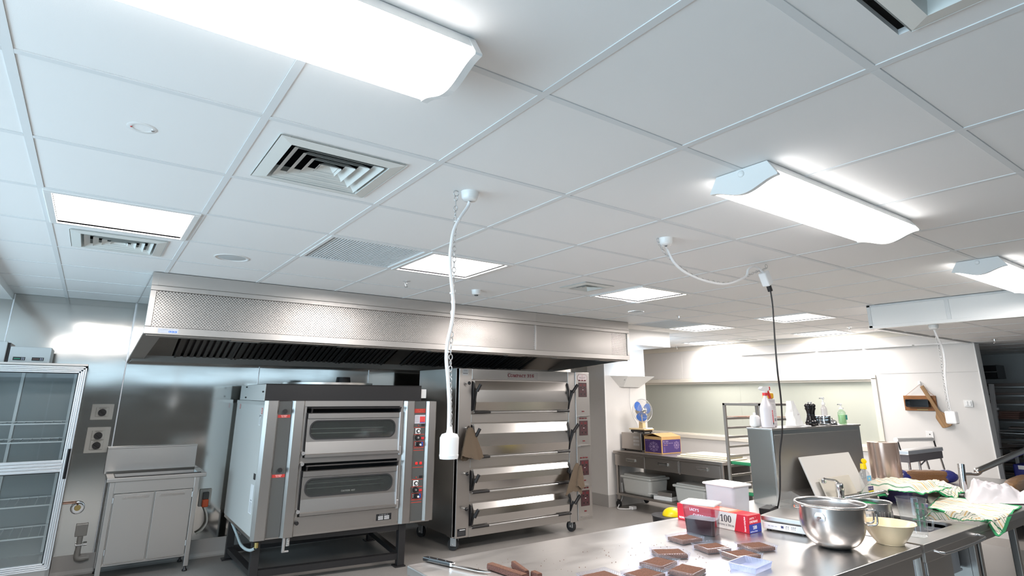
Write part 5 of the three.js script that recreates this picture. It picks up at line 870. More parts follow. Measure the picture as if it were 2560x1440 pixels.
// ================================================================ THE DARK STORE BEYOND THE WHITE WALL
{
  M.storeMetal = M.zinc;
  M.storeTray = std({ color: lin(0.20, 0.165, 0.15), metalness: 0.7, roughness: 0.5 });
  const x0 = 11.75, z0 = -2.9, z1 = 0.2, ys = []; for (let k = 0; k < 13; k++) ys.push(0.35 + k * 0.128);
  const t = thing('tray_rack', 'dark storeroom shelving full of baking trays behind the wall end', 'rack', [x0, 0, 0]);
  for (const z of [z0, -1.35, -0.1, z1]) for (const x of [0, 0.6]) mesh('upright', rb(x, x + 0.035, 0, 2.02, z - 0.02, z + 0.02, 0.004), M.storeMetal, t);
  for (const y of ys) for (const x of [0, 0.59]) mesh('shelf_bar', rb(x, x + 0.03, y, y + 0.026, z0, z1, 0.003), M.storeMetal, t);
  let n = 0;
  for (const y of ys) for (const [a, b] of [[-2.85, -1.4], [-1.3, -0.15]]) {
    if (rnd() < 0.12) continue; const off = rr(-0.06, 0.05);
    solo('baking_tray', 'dark baking tray slid into the storeroom shelving', 'baking tray', [rb(0, 0.58, 0, 0.006, a, b, 0.003), rb(-0.004, 0.006, 0, rr(0.03, 0.07), a, b, 0.003)], M.storeTray, [x0 + off, y + 0.0275, 0], 0, 'dark baking trays in the store shelving'); n++;
  }
  // crate on top and metal ladder frame
  const c = thing('black_crate', 'black plastic crate on the top corner of the storeroom shelving', 'crate', [11.75, 2.03, -1.16]); c.scale.setScalar(0.8);
  mesh('crate_body', [rb(0, 0.5, 0, 0.02, -0.22, 0.24, 0.01), rb(0, 0.02, 0, 0.26, -0.22, 0.24, 0.005), rb(0.48, 0.5, 0, 0.26, -0.22, 0.24, 0.005), rb(0, 0.5, 0, 0.26, -0.22, -0.2, 0.005), rb(0, 0.5, 0, 0.26, 0.22, 0.24, 0.005)], M.black, c);
  for (const y of [0.12, 0.25]) mesh('crate_rib', rb(-0.008, 0.0, y, y + 0.012, -0.1, 0.24, 0.002), M.storeMetal, c); for (let k = 0; k < 4; k++) mesh('crate_rib', rb(-0.006, 0, 0.02, 0.24, -0.08 + k * 0.1, -0.07 + k * 0.1, 0.002), M.rubber, c);
  const l = thing('ladder_frame', 'upright grey metal rack frame standing in front of the dark shelving', 'rack frame', [0, 0, 0]);
  const q = (u, v) => onX(u, v, 11.3), frameLitGrey = std({ color: lin(0.62, 0.62, 0.62), roughness: 0.45 });  // paled grey: light falling on the frame is put into the colour
  mesh('upright', bar(q(2478, 960), q(2508, 1200), 0.06, 0.05), frameLitGrey, l); mesh('upright', bar(q(2452, 935), q(2480, 1200), 0.045, 0.045), M.storeMetal, l);
  mesh('rung', bar(q(2462, 1022), q(2497, 1022), 0.035, 0.03), frameLitGrey, l); mesh('rung', bar(q(2466, 983), q(2485, 983), 0.015, 0.015), M.storeMetal, l);
  const f0 = q(2508, 1200); mesh('foot_post', rb(f0.x - 0.03, f0.x + 0.03, 0, f0.y, f0.z - 0.03, f0.z + 0.03, 0.005), M.zinc, l);
  const wood = std({ color: lin(0.14, 0.07, 0.055), roughness: 0.7 });
  for (let k = 0; k < 4; k++) solo('board', 'reddish board in the small stack by the rack frame', 'board', rb(-0.15, 0.15, 0, 0.024, -0.12, 0.12, 0.004), wood, [11.55, 1.44 + k * 0.027, -0.85 + 0.008 * k], 0, 'boards stacked by the rack frame');
  for (let k = 0; k < 5; k++) solo('steel_sheet', 'loose steel sheet stacked crooked in the store', 'sheet', rb(-0.25, 0.25, 0, 0.012, -0.4, 0.5, 0.004), k % 2 ? M.storeMetal : M.storeTray, [11.42, 1.02 + k * 0.075, -0.55 + 0.1 * (k % 3)], 0.1 * k - 0.2, 'loose steel sheets in the store');
  const sup = thing('sheet_stand', 'low steel stand carrying the loose sheets in the store', 'stand', [11.42, 0, -0.5]);
  for (const z of [-0.3, 0.35]) for (const x of [-0.2, 0.2]) mesh('leg', rb(x - 0.02, x + 0.02, 0, 1.0, z - 0.02, z + 0.02, 0.004), M.storeMetal, sup); mesh('stand_top', rb(-0.24, 0.24, 1.0, 1.018, -0.35, 0.42, 0.004), M.storeTray, sup);
  const cr = thing('blue_crate', 'blue plastic crate with white labels low in the store', 'crate', [10.8, 0.62, -0.42]);
  mesh('crate_body', [rb(-0.2, 0.2, 0, 0.26, -0.28, 0.5, 0.02)], std({ color: lin(0.015, 0.02, 0.2), roughness: 0.5 }), cr); for (const z of [-0.22, 0.12]) mesh('label_strip', rb(-0.206, -0.2, 0.2, 0.25, z, z + 0.2, 0.002), M.white, cr);
  const cs = thing('crate_stand', 'low shelf under the blue crate in the store', 'stand', [10.8, 0, -0.42]); mesh('shelf_top', rb(-0.22, 0.22, 0.6, 0.618, -0.3, 0.52, 0.004), M.storeMetal, cs); for (const z of [-0.27, 0.48]) for (const x of [-0.19, 0.19]) mesh('leg', rb(x - 0.02, x + 0.02, 0, 0.6, z - 0.02, z + 0.02, 0.004), M.storeMetal, cs);
}

// ================================================================ THINGS ON THE ISLAND BENCH
const at = (u, v, h = BT) => onY(u, v, h);
const turnOf = (a, b) => Math.atan2(-(b.z - a.z), b.x - a.x); // the turn that lays local x along a to b
// fluted trays with brownie
function flutedWall(w, d, h, flare) {                        // a thin-walled rectangular tray, ribbed, open on top
  const pts = [], n = 26, m = 20, side = (x0, z0, x1, z1, k) => { for (let i = 0; i < k; i++) pts.push([x0 + (x1 - x0) * i / k, z0 + (z1 - z0) * i / k]); };
  side(-w, -d, w, -d, n); side(w, -d, w, d, m); side(w, d, -w, d, n); side(-w, d, -w, -d, m);
  const P = pts.length, pos = [], idx = [];
  for (const [y, s, f] of [[0, 0, 0], [h * 0.85, flare * 0.85, 1], [h * 0.9, flare, 0], [h, flare, 0], [h, flare + 0.004, 0]]) pts.forEach(([x, z], i) => { const rib = f && i % 2 ? 0.0022 : 0, k = Math.abs(x) / w > Math.abs(z) / d ? 0 : 1; pos.push(x * (1 + s / w) + (k ? 0 : Math.sign(x) * rib), y, z * (1 + s / d) + (k ? Math.sign(z) * rib : 0)); });
  for (let r = 0; r < 4; r++) for (let i = 0; i < P; i++) { const a = r * P + i, b = r * P + (i + 1) % P; idx.push(a, a + P, b, b, a + P, b + P); }
  pos.push(0, 0, 0); for (let i = 0; i < P; i++) idx.push(5 * P, i, (i + 1) % P);
  const g = new THREE.BufferGeometry(); g.setAttribute('position', new THREE.Float32BufferAttribute(pos, 3)); g.setIndex(idx); const q = g.toNonIndexed(); q.computeVertexNormals(); return q;
}
const trayG = flutedWall(0.084, 0.066, 0.03, 0.006);
M.trayClear = phy({ color: lin(0.88, 0.89, 0.96), roughness: 0.08, transmission: 0.93, thickness: 0, ior: 1.45, side: THREE.DoubleSide });
M.trayMilky = phy({ color: lin(0.58, 0.64, 0.85), roughness: 0.2, transmission: 0.5, thickness: 0, ior: 1.45, side: THREE.DoubleSide });
const crumb = dataTex(256, 256, (u, v) => { const q = 150 + 45 * fbm(u * 22, v * 22, 4) + rnd() * 60; return [q, q * 0.98, q * 0.95]; }, true, [7, 7]);
M.brownie = std({ color: lin(0.29, 0.125, 0.075), roughness: 0.92, map: crumb, bumpMap: crumb, bumpScale: 0.0025 });
M.brownieSide = std({ color: lin(0.27, 0.125, 0.105), roughness: 0.95, map: crumb, bumpMap: crumb, bumpScale: 0.003 });
function cakeG(w, d, h, s) {
  const g = new THREE.BoxGeometry(w, h, d, 14, 2, 12), p = g.attributes.position;
  for (let i = 0; i < p.count; i++) { const x = p.getX(i), z = p.getZ(i); if (p.getY(i) > h * 0.4) p.setY(i, h / 2 + 0.0018 * fbm(x * 40 + s, z * 40, s) - 0.004 * Math.pow(Math.max(Math.abs(x) / w, Math.abs(z) / d) * 2, 8)); }
  g.computeVertexNormals(); return g.translate(0, h / 2 + 0.003, 0);
}
const cakes = [0, 1, 2].map((k) => cakeG(0.158, 0.123, 0.02, k * 3.1));
const traySet = [
  ['T', [1662.5, 1336], [1711, 1329], [1762, 1343], 'brownie tray closest to the lidded tub of brown sauce'],
  ['T', [1724, 1357], [1790, 1350], [1838, 1365], 'brownie tray between the sauce tub and the overlapping pair'],
  ['T', [1836, 1351], [1888.6, 1346], [1945, 1367], 'brownie tray nearest to the weighing scale'],
  ['T', [1791, 1374], [1858, 1366], [1914, 1383], 'brownie tray whose rim nearly touches the empty tray'],
  ['T', [1621, 1366], [1706, 1364], [1728, 1384], 'brownie tray turned slantwise beside the row of three'],
  ['T', [1587, 1402], [1638, 1384.6], [1703, 1397], 'brownie tray at the top of the tight cluster'],
  ['T', [1657, 1420.5], [1700, 1401], [1775, 1415], 'brownie tray of the tight cluster facing the empty tray'],
  ['T', [1547, 1429], [1610, 1412], [1674, 1427], 'brownie tray in the middle of the tight cluster'],
  ['T', [1442, 1435], [1516, 1419], [1562, 1435], 'brownie tray of the tight cluster nearest the cut brownie strips'],
  ['E', [1814.7, 1406], [1860, 1389], [1935, 1403], 'empty clear fluted plastic tray on the island bench']];
const trayMid = [];
traySet.forEach(([k, a, b, c, say], n) => {
  const A = at(...a, 0.93), B = at(...b, 0.93), C = at(...c, 0.93), mid = A.clone().add(C).multiplyScalar(0.5); trayMid.push(mid);
  const t = thing(k === 'T' ? 'brownie_tray' : 'empty_tray', k === 'T' ? say.replace('brownie tray', 'clear tray of brownie') : say, 'tray', [mid.x, BT + 0.0005, mid.z], turnOf(A, B), k === 'T' ? 'clear trays filled with brownie' : undefined);
  mesh('tray_shell', trayG, k === 'T' ? M.trayClear : M.trayMilky, t);
  if (k === 'T') mesh('brownie', cakes[n % 3], M.brownie, t);
});
// cut strips of brownie
function strip(u0, v0, u1, v1, w, h, say) { const a = at(u0, v0), b = at(u1, v1), L0 = a.distanceTo(b), m = a.clone().add(b).multiplyScalar(0.5); const t = thing('brownie_strip', say, 'brownie', [m.x, BT, m.z], turnOf(a, b), 'brownie offcuts beside the knife'); const g = cakeG(L0, w, h, u0); mesh('crumb', g, M.brownieSide, t); mesh('crust', rb(-L0 / 2 + 0.001, L0 / 2 - 0.001, h, h + 0.004, -w / 2 + 0.001, w / 2 - 0.001, 0.0015), M.brownie, t); }
strip(1224, 1422, 1312, 1452, 0.036, 0.024, 'longest cut strip of brownie lying loose on the bench');
strip(1283, 1418, 1318, 1444, 0.022, 0.026, 'thin strip of brownie leaning by the longest one');
strip(1332, 1441, 1350, 1449, 0.026, 0.022, 'small end piece of brownie beside the cut strips');
{ // crumbs
  const g = []; for (let k = 0; k < 130; k++) { const c = [[2.3, -0.5], [2.9, -0.35], [3.1, 0.0], [3.3, -0.25]][k % 4], r = rr(0.0015, 0.004), cx = c[0] + rr(-0.25, 0.25), cz = c[1] + rr(-0.2, 0.2); if (trayMid.some((m) => Math.hypot(m.x - cx, m.z - cz) < 0.125)) continue; g.push(new THREE.TetrahedronGeometry(r).translate(cx, BT + r * 0.7, cz)); }
  const o = solo('cake_crumbs', 'scattered dark brownie crumbs on the island bench top', 'crumbs', g, M.brownie); o.userData.kind = 'stuff';
}
{ // knife
  const a = at(1064, 1401), b = at(1128, 1417), tip = at(1226, 1437), t = thing('kitchen_knife', 'long kitchen knife with a black handle lying on the island bench', 'knife', [b.x, BT, b.z], turnOf(a, tip)), hl = a.distanceTo(b), bl = b.distanceTo(tip);
  const s = new THREE.Shape(); s.moveTo(-hl, -0.012); s.lineTo(-hl + 0.012, 0.014); s.lineTo(-0.02, 0.011); s.lineTo(0, 0.013); s.lineTo(0, -0.014); s.lineTo(-0.02, -0.012); s.lineTo(-hl * 0.8, -0.014); s.closePath();
  mesh('handle', extr(s, 0.022, 0.006, 3).rotateX(-PI / 2).translate(0, 0.001, 0), M.blackGloss, t);
  for (const k of [0.2, 0.5, 0.8]) mesh('rivet', cyl(0.0035, 0.0035, 0.003, -hl * k, 0.021, 0, 10), M.chrome, t);
  mesh('bolster', rb(-0.004, 0.014, 0.003, 0.02, -0.014, 0.013, 0.003), M.chrome, t);
  const k = new THREE.Shape(); k.moveTo(0.01, -0.016); k.lineTo(bl * 0.7, -0.012); k.quadraticCurveTo(bl * 0.9, -0.002, bl, 0.012); k.lineTo(bl * 0.6, 0.013); k.lineTo(0.01, 0.013); k.closePath();
  mesh('blade', extr(k, 0.0025).rotateX(-PI / 2).translate(0, 0.009, 0), M.chrome, t);
}
// lidded containers
function rimLid(w, d, h, m, parent) { mesh('lid', [rb(-w - 0.008, w + 0.008, h, h + 0.016, -d - 0.008, d + 0.008, 0.014, 3), rb(-w + 0.014, w - 0.014, h + 0.01, h + 0.02, -d + 0.014, d - 0.014, 0.014, 3)], m, parent); }
function taper(g, k0, h) { const p = g.attributes.position; for (let i = 0; i < p.count; i++) { const k = k0 + (1 - k0) * Math.max(0, p.getY(i)) / h; p.setX(i, p.getX(i) * k); p.setZ(i, p.getZ(i) * k); } g.computeVertexNormals(); return g; }
function shell(w, d, h, r, th) { const o = rrect(-w, w, -d, d, r), i = rrect(-w + th, w - th, -d + th, d - th, r - th); o.holes.push(i); return merge([extr(o, h).rotateX(-PI / 2), extr(rrect(-w, w, -d, d, r), th).rotateX(-PI / 2)]); }
M.frost = phy({ color: lin(0.9, 0.91, 0.95), roughness: 0.03, transmission: 1, thickness: 0, ior: 1.4 });
{
  const FL = at(1715, 1333), FR = at(1786, 1343), e = FR.clone().sub(FL).normalize(), n = V3(e.z, 0, -e.x), w = FL.distanceTo(FR) / 2, d = 0.062, c = FL.clone().add(FR).multiplyScalar(0.5).addScaledVector(n, d);
  const t = thing('sauce_tub', 'clear lidded tub half full of dark brown sauce', 'container', [c.x, BT + 0.0005, c.z], turnOf(FL, FR));
  mesh('tub_body', taper(shell(w + 0.014, d + 0.01, 0.172, 0.022, 0.002), 0.87, 0.172), M.frost, t);
  mesh('sauce', taper(extr(rrect(-w - 0.011, w + 0.011, -d - 0.007, d + 0.007, 0.02), 0.085).rotateX(-PI / 2), 0.88, 0.172).translate(0, 0.003, 0), std({ color: lin(0.042, 0.012, 0.012), roughness: 0.35 }), t);
  rimLid(w + 0.012, d + 0.01, 0.172, M.whiteGloss, t);
  mesh('lid_mark', sheet(0.12, 0.04).rotateX(-PI / 2).translate(0.01, 0.1925, 0), canvasMat(128, 48, (c2) => { c2.fillStyle = '#efeeee'; c2.fillRect(0, 0, 128, 48); c2.fillStyle = '#d99aa4'; scrawl(c2, 8, 10, 108, 24, 2); }), t, true);
}
{
  const q = [[1760, 1204], [1795, 1197], [1873, 1208], [1838, 1216]].map((p) => at(...p, 1.135)), c = q[0].clone().add(q[2]).multiplyScalar(0.5), w = q[1].distanceTo(q[2]) / 2, d = q[0].distanceTo(q[1]) / 2;
  const t = thing('flour_bin', 'large clear lidded bin dusted white with flour', 'container', [c.x, BT + 0.0005, c.z], turnOf(q[1], q[2]));
  mesh('bin_body', taper(shell(w - 0.008, d - 0.008, 0.218, 0.03, 0.003), 0.92, 0.218), phy({ color: lin(0.84, 0.85, 0.88), roughness: 0.5, transmission: 0.55, thickness: 0, ior: 1.45, roughnessMap: texSmear }), t);
  mesh('flour', taper(extr(rrect(-w + 0.014, w - 0.014, -d + 0.014, d - 0.014, 0.026), 0.06).rotateX(-PI / 2), 0.93, 0.218).translate(0, 0.004, 0), std({ color: lin(0.8, 0.79, 0.76), roughness: 0.95 }), t);
  rimLid(w - 0.008, d - 0.008, 0.218, M.whiteGloss, t);
}
{ // baking paper box
  const t = thing('baking_paper_box', 'long red box of baking paper with a blue and white end', 'box', [3.942, BT + 0.0005, -0.556]), w = 0.067, h = 0.105, d = 0.28;
  mesh('carton', rb(-w, w, 0, h, -d, d, 0.002, 1), std({ color: lin(0.60, 0.02, 0.035), roughness: 0.45 }), t);
  mesh('end_print', sheet(2 * w - 0.002, h - 0.002).translate(0, h / 2, d + 0.0008), canvasMat(320, 256, (c) => { c.fillStyle = '#cf2236'; c.fillRect(0, 0, 320, 256); c.fillStyle = '#2c3f9e'; c.fillRect(0, 128, 320, 128); c.fillStyle = '#fff'; c.font = 'bold 38px sans-serif'; c.fillText("LACY'S", 20, 56); c.font = '20px sans-serif'; c.fillText('®', 168, 40); c.font = 'bold 44px sans-serif'; c.fillText('CHEFBAKE', 16, 108, 290); c.font = 'bold 70px serif'; c.fillText('100', 92, 204, 110); c.font = 'bold 26px serif'; c.fillText('metres x 30cm', 22, 242, 280); }), t, true);
  mesh('side_print', sheet(2 * d - 0.004, h - 0.002).rotateY(-PI / 2).translate(-w - 0.0008, h / 2, 0), canvasMat(1024, 192, (c) => { c.fillStyle = '#c92136'; c.fillRect(0, 0, 1024, 192); c.fillStyle = '#dcd6d2'; c.beginPath(); c.moveTo(640, 0); c.lineTo(880, 0); c.lineTo(830, 192); c.lineTo(560, 192); c.closePath(); c.fill(); c.fillStyle = '#2e2a33'; c.font = 'bold 110px serif'; c.fillText('100', 640, 112, 160); c.font = 'bold 34px serif'; c.fillText('metres x 30cm', 590, 156, 240); c.fillStyle = '#fff'; c.font = 'bold 46px sans-serif'; c.fillText("LACY'S", 190, 60); c.font = 'bold 54px sans-serif'; c.fillText('CHEFBAKE', 240, 130); c.font = 'bold 34px sans-serif'; c.fillText('NON-STICK', 20, 176); c.save(); c.translate(985, 180); c.rotate(-PI / 2); c.font = 'bold 26px sans-serif'; c.fillText('Dispenser Cutting Blade', 0, 0, 165); c.restore(); }), t, true);
  mesh('top_print', sheet(2 * w - 0.004, 0.36).rotateX(-PI / 2).translate(0, h + 0.0008, -0.02), canvasMat(96, 256, (c) => { c.fillStyle = '#e8744e'; c.fillRect(0, 0, 96, 256); c.fillStyle = '#e2b0a4'; c.fillRect(8, 150, 80, 80); }), t, true);
}
{ // electronic scale
  const A = at(1907, 1325), B = at(2013, 1342), t = thing('weighing_scale', 'flat steel weighing scale with a white front under the mixing bowl', 'scale', [A.x, BT, A.z], turnOf(A, B)), w = 0.27, d = 0.34;
  mesh('base', [rb(0, w, 0.01, 0.052, -d, -0.006, 0.006)], M.whiteGloss, t);
  mesh('front_label', sheet(0.25, 0.034).translate(0.14, 0.032, -0.005), canvasMat(512, 60, (c) => { c.fillStyle = '#e4e6ea'; c.fillRect(0, 0, 512, 60); c.fillStyle = '#3a3c66'; scrawl(c, 40, 24, 120, 12, 1); c.fillRect(206, 14, 34, 26); c.fillStyle = '#3c3c44'; scrawl(c, 270, 12, 110, 32, 3); }), t, true);
  mesh('platform', [rb(-0.006, w + 0.006, 0.058, 0.092, -d - 0.006, 0.0, 0.008, 3)], M.steel, t);
  for (const [x, z] of [[0.03, -0.03], [w - 0.03, -0.03], [0.03, -d + 0.03], [w - 0.03, -d + 0.03]]) mesh('foot', cyl(0.014, 0.014, 0.01, x, 0, z, 10), M.black, t);
  const c = thing('power_adapter', 'flat black power adapter lying by the upstand where the lead ends', 'adapter', [4.6, BT, -0.585], 0.25);
  mesh('adapter_case', rb(-0.09, 0.09, 0, 0.045, -0.04, 0.04, 0.006), M.black, c); mesh('adapter_lead', tube([V3(0.07, 0.03, 0.02), V3(0.11, 0.04, -0.01), V3(0.15, 0.02, -0.01), V3(0.16, 0.007, 0.03)], 0.005, 24, 6), M.black, c);
}
{ // mixing bowl
  const b = at(2088, 1368), t = thing('mixing_bowl', 'big steel mixer bowl with side lugs standing on the bench', 'mixing bowl', [b.x, BT + 0.0005, b.z]);
  M.bowl = std({ color: lin(0.62, 0.60, 0.59), metalness: 1, roughness: 0.24, side: THREE.DoubleSide });
  const R0 = 0.19, H = 0.238, prof = [[0, 0.002], [0.055, 0.0], [0.09, 0.006], [0.13, 0.032], [0.16, 0.08], [0.174, 0.14], [0.178, 0.215], [0.18, H - 0.01], [R0 + 0.004, H - 0.006], [R0 + 0.006, H], [R0, H + 0.005], [0.18, H + 0.002], [0.175, H - 0.012], [0.173, 0.215], [0.169, 0.14], [0.155, 0.085], [0.125, 0.038], [0.085, 0.012], [0, 0.008]];
  const curve = new THREE.SplineCurve(prof.map(([x, y]) => new THREE.Vector2(x, y)));
  mesh('bowl', new THREE.LatheGeometry(curve.getPoints(90).map((p) => new THREE.Vector2(Math.max(0, p.x), p.y)), 72), M.bowl, t);
  const out = V3(CAM.x - b.x, 0, CAM.z - b.z).normalize(), right = V3(ROW[0][0], 0, ROW[0][2]).normalize();
  const dirA = out.clone().multiplyScalar(0.86).addScaledVector(right, -0.42).normalize(), pA = dirA.clone().multiplyScalar(0.177).setY(0.178);
  const q = new THREE.Quaternion().setFromUnitVectors(V3(0, 0, 1), dirA);
  mesh('lug_washer', lathe([[0, 0.004], [0.028, 0.003], [0.03, 0]], 24).rotateX(PI / 2).applyQuaternion(q).translate(pA.x, pA.y, pA.z), M.steelBright, t); mesh('lug_pin', rod(pA, pA.clone().addScaledVector(dirA, 0.02), 0.009, 12), M.chrome, t);
  const hA = right.clone().multiplyScalar(0.96).addScaledVector(out, 0.28).normalize(), tan = V3(-hA.z, 0, hA.x), hp = (r, y, s) => hA.clone().multiplyScalar(r).addScaledVector(tan, s).setY(y);
  for (const s of [-0.035, 0.035]) mesh('handle_bracket', tube([hp(0.178, 0.212, s), hp(0.225, 0.21, s), hp(0.228, 0.18, s), hp(0.222, 0.14, s), hp(0.175, 0.132, s)], 0.005, 30, 8), M.chrome, t);
  mesh('handle_grip', [rod(hp(0.225, 0.204, -0.04), hp(0.225, 0.204, 0.04), 0.009, 12), bar(hp(0.21, 0.212, 0), hp(0.18, 0.212, 0), 0.02, 0.05)], M.steelBright, t);
  const lp = right.clone().multiplyScalar(-0.185).setY(H - 0.02); mesh('rim_lug', rod(lp, lp.clone().addScaledVector(right, -0.025), 0.008, 10), M.chrome, t);
}
{ // cream bowl
  const b = at(2226, 1359), t = thing('plastic_bowl', 'pale cream plastic bowl with a pouring lip beside the mixer bowl', 'bowl', [b.x, BT + 0.0005, b.z]);
  const prof = [[0, 0], [0.085, 0], [0.095, 0.008], [0.13, 0.05], [0.165, 0.105], [0.18, 0.132], [0.192, 0.136], [0.19, 0.14], [0.178, 0.138], [0.16, 0.11], [0.125, 0.055], [0.09, 0.012], [0, 0.008]].map(([x, y]) => [x * 0.77, y * 0.84]);
  const g = new THREE.LatheGeometry(new THREE.SplineCurve(prof.map(([x, y]) => new THREE.Vector2(x, y))).getPoints(70).map((p) => new THREE.Vector2(Math.max(0, p.x), p.y)), 60), p = g.attributes.position, r0 = V3(ROW[0][0], 0, ROW[0][2]).normalize();
  for (let i = 0; i < p.count; i++) { const x = p.getX(i), z = p.getZ(i), r = Math.hypot(x, z); if (r > 0.115) { const c = (x * r0.x + z * r0.z) / r, k = Math.max(0, (c - 0.94) / 0.06) * (r - 0.115) / 0.03; p.setX(i, x * (1 + 0.1 * k)); p.setZ(i, z * (1 + 0.1 * k)); } }
  g.computeVertexNormals(); mesh('bowl', g, std({ color: lin(0.85, 0.69, 0.46), roughness: 0.35 }), t);
}
{ // steel pot with a green plate in it, standing in the sink bowl
  const t = thing('steel_pot', 'ribbed steel pot standing in the sink behind the bowls', 'pot', [5.06, BT - 0.273, -0.07]), r = 0.132, H = 0.385;
  const pr = [[0, 0], [r - 0.01, 0], [r, 0.012], [r + 0.002, H - 0.008], [r + 0.01, H], [r + 0.004, H + 0.004], [r - 0.004, H - 0.004], [r - 0.006, 0.016], [0, 0.008]];
  mesh('pot_body', lathe(pr, 56), M.bowl, t);
  for (let k = 0; k < 26; k++) { const a = k * PI * 2 / 26; mesh('rib', rb(-0.003, 0.003, 0.06, H - 0.05, r, r + 0.004, 0.0015).rotateY(a), M.steelDark, t); }
  const g = thing('green_plate', 'green plastic plate leaning inside the steel pot', 'plate', [5.04, BT + 0.03, -0.06]); g.rotation.set(0.15, 0.4, 0.5);
  mesh('plate', lathe([[0, 0], [0.075, 0], [0.105, 0.012], [0.107, 0.016], [0.075, 0.005], [0, 0.004]], 36), std({ color: lin(0.01, 0.23, 0.07), roughness: 0.35 }), g);
}
{ // measuring jug
  const b = V3(4.7, BT + 0.0005, 0.345), t = thing('measuring_jug', 'tall clear plastic measuring jug with green scale marks', 'jug', b, -0.5); t.scale.setScalar(0.8);
  M.jug = phy({ color: lin(0.93, 0.95, 0.96), roughness: 0.04, transmission: 0.95, thickness: 0, ior: 1.49, side: THREE.DoubleSide });
  mesh('jug_body', lathe([[0, 0.004], [0.075, 0.002], [0.08, 0.01], [0.1, 0.26], [0.106, 0.278]], 48), M.jug, t);
  mesh('handle', tube([V3(0.096, 0.225, 0), V3(0.15, 0.222, 0), V3(0.163, 0.2, 0), V3(0.158, 0.08, 0), V3(0.145, 0.05, 0), V3(0.084, 0.055, 0)], 0.009, 40, 8), M.jug, t);
  const grn = std({ color: lin(0.0, 0.12, 0.05), roughness: 0.4 });
  for (const a of [2.25, 2.75]) for (let k = 0; k < 4; k++) { const y = 0.06 + k * 0.045, rad = 0.082 + 0.02 * y / 0.27; mesh('scale_mark', rb(-0.012, 0.012, y, y + 0.038, rad, rad + 0.001, 0.0004).rotateY(a - PI / 2 + 0.9), grn, t); }
  mesh('brand_sticker', rb(-0.03, 0.03, 0.215, 0.238, 0.099, 0.1005, 0.0005).rotateY(1.1), std({ color: lin(0.1, 0.08, 0.25), roughness: 0.4 }), t);
}

// ================================================================ SINK END: tap, boards, bottles
{
  const t = thing('mixer_tap', 'chrome lever mixer tap with a long swung spout over the sink', 'tap', [5.4, BT + 0.002, -0.44]);
  mesh('tap_base', lathe([[0, 0], [0.038, 0], [0.038, 0.012], [0.03, 0.02], [0.028, 0.09], [0.032, 0.1], [0.032, 0.15], [0.026, 0.165], [0, 0.168]], 28), M.chrome, t);
  mesh('spout', tube([V3(0.02, 0.05, 0.01), V3(0.1, 0.058, 0.05), V3(0.3, 0.078, 0.13), V3(0.4, 0.085, 0.17), V3(0.415, 0.07, 0.176)], 0.014, 40, 12), M.chrome, t);
  mesh('lever', [tube([V3(0, 0.165, 0), V3(-0.04, 0.185, -0.0), V3(-0.14, 0.2, 0.0), V3(-0.22, 0.212, 0.0)], 0.008, 24, 8), rb(-0.25, -0.21, 0.178, 0.216, -0.012, 0.012, 0.008)], M.chrome, t);
}
const boardMat = std({ color: lin(0.72, 0.69, 0.65), roughness: 0.55 });
{
  const t = thing('chopping_board', 'large white plastic chopping board leaning against the steel upstand', 'chopping board', [5.25, BT + 0.04, -0.545]); t.rotation.x = -0.36;
  mesh('board', rb(0, 0.85, 0, 0.335, -0.016, 0.0, 0.006, 2), boardMat, t);
  const s = thing('chopping_board', 'small cream chopping board in front of the large white one', 'chopping board', [5.33, BT + 0.045, -0.505]); s.rotation.x = -0.36;
  mesh('board', rb(0, 0.5, 0, 0.155, -0.012, 0.0, 0.012, 3), std({ color: lin(0.66, 0.61, 0.52), roughness: 0.55 }), s);
}
const TOPY = 1.487;
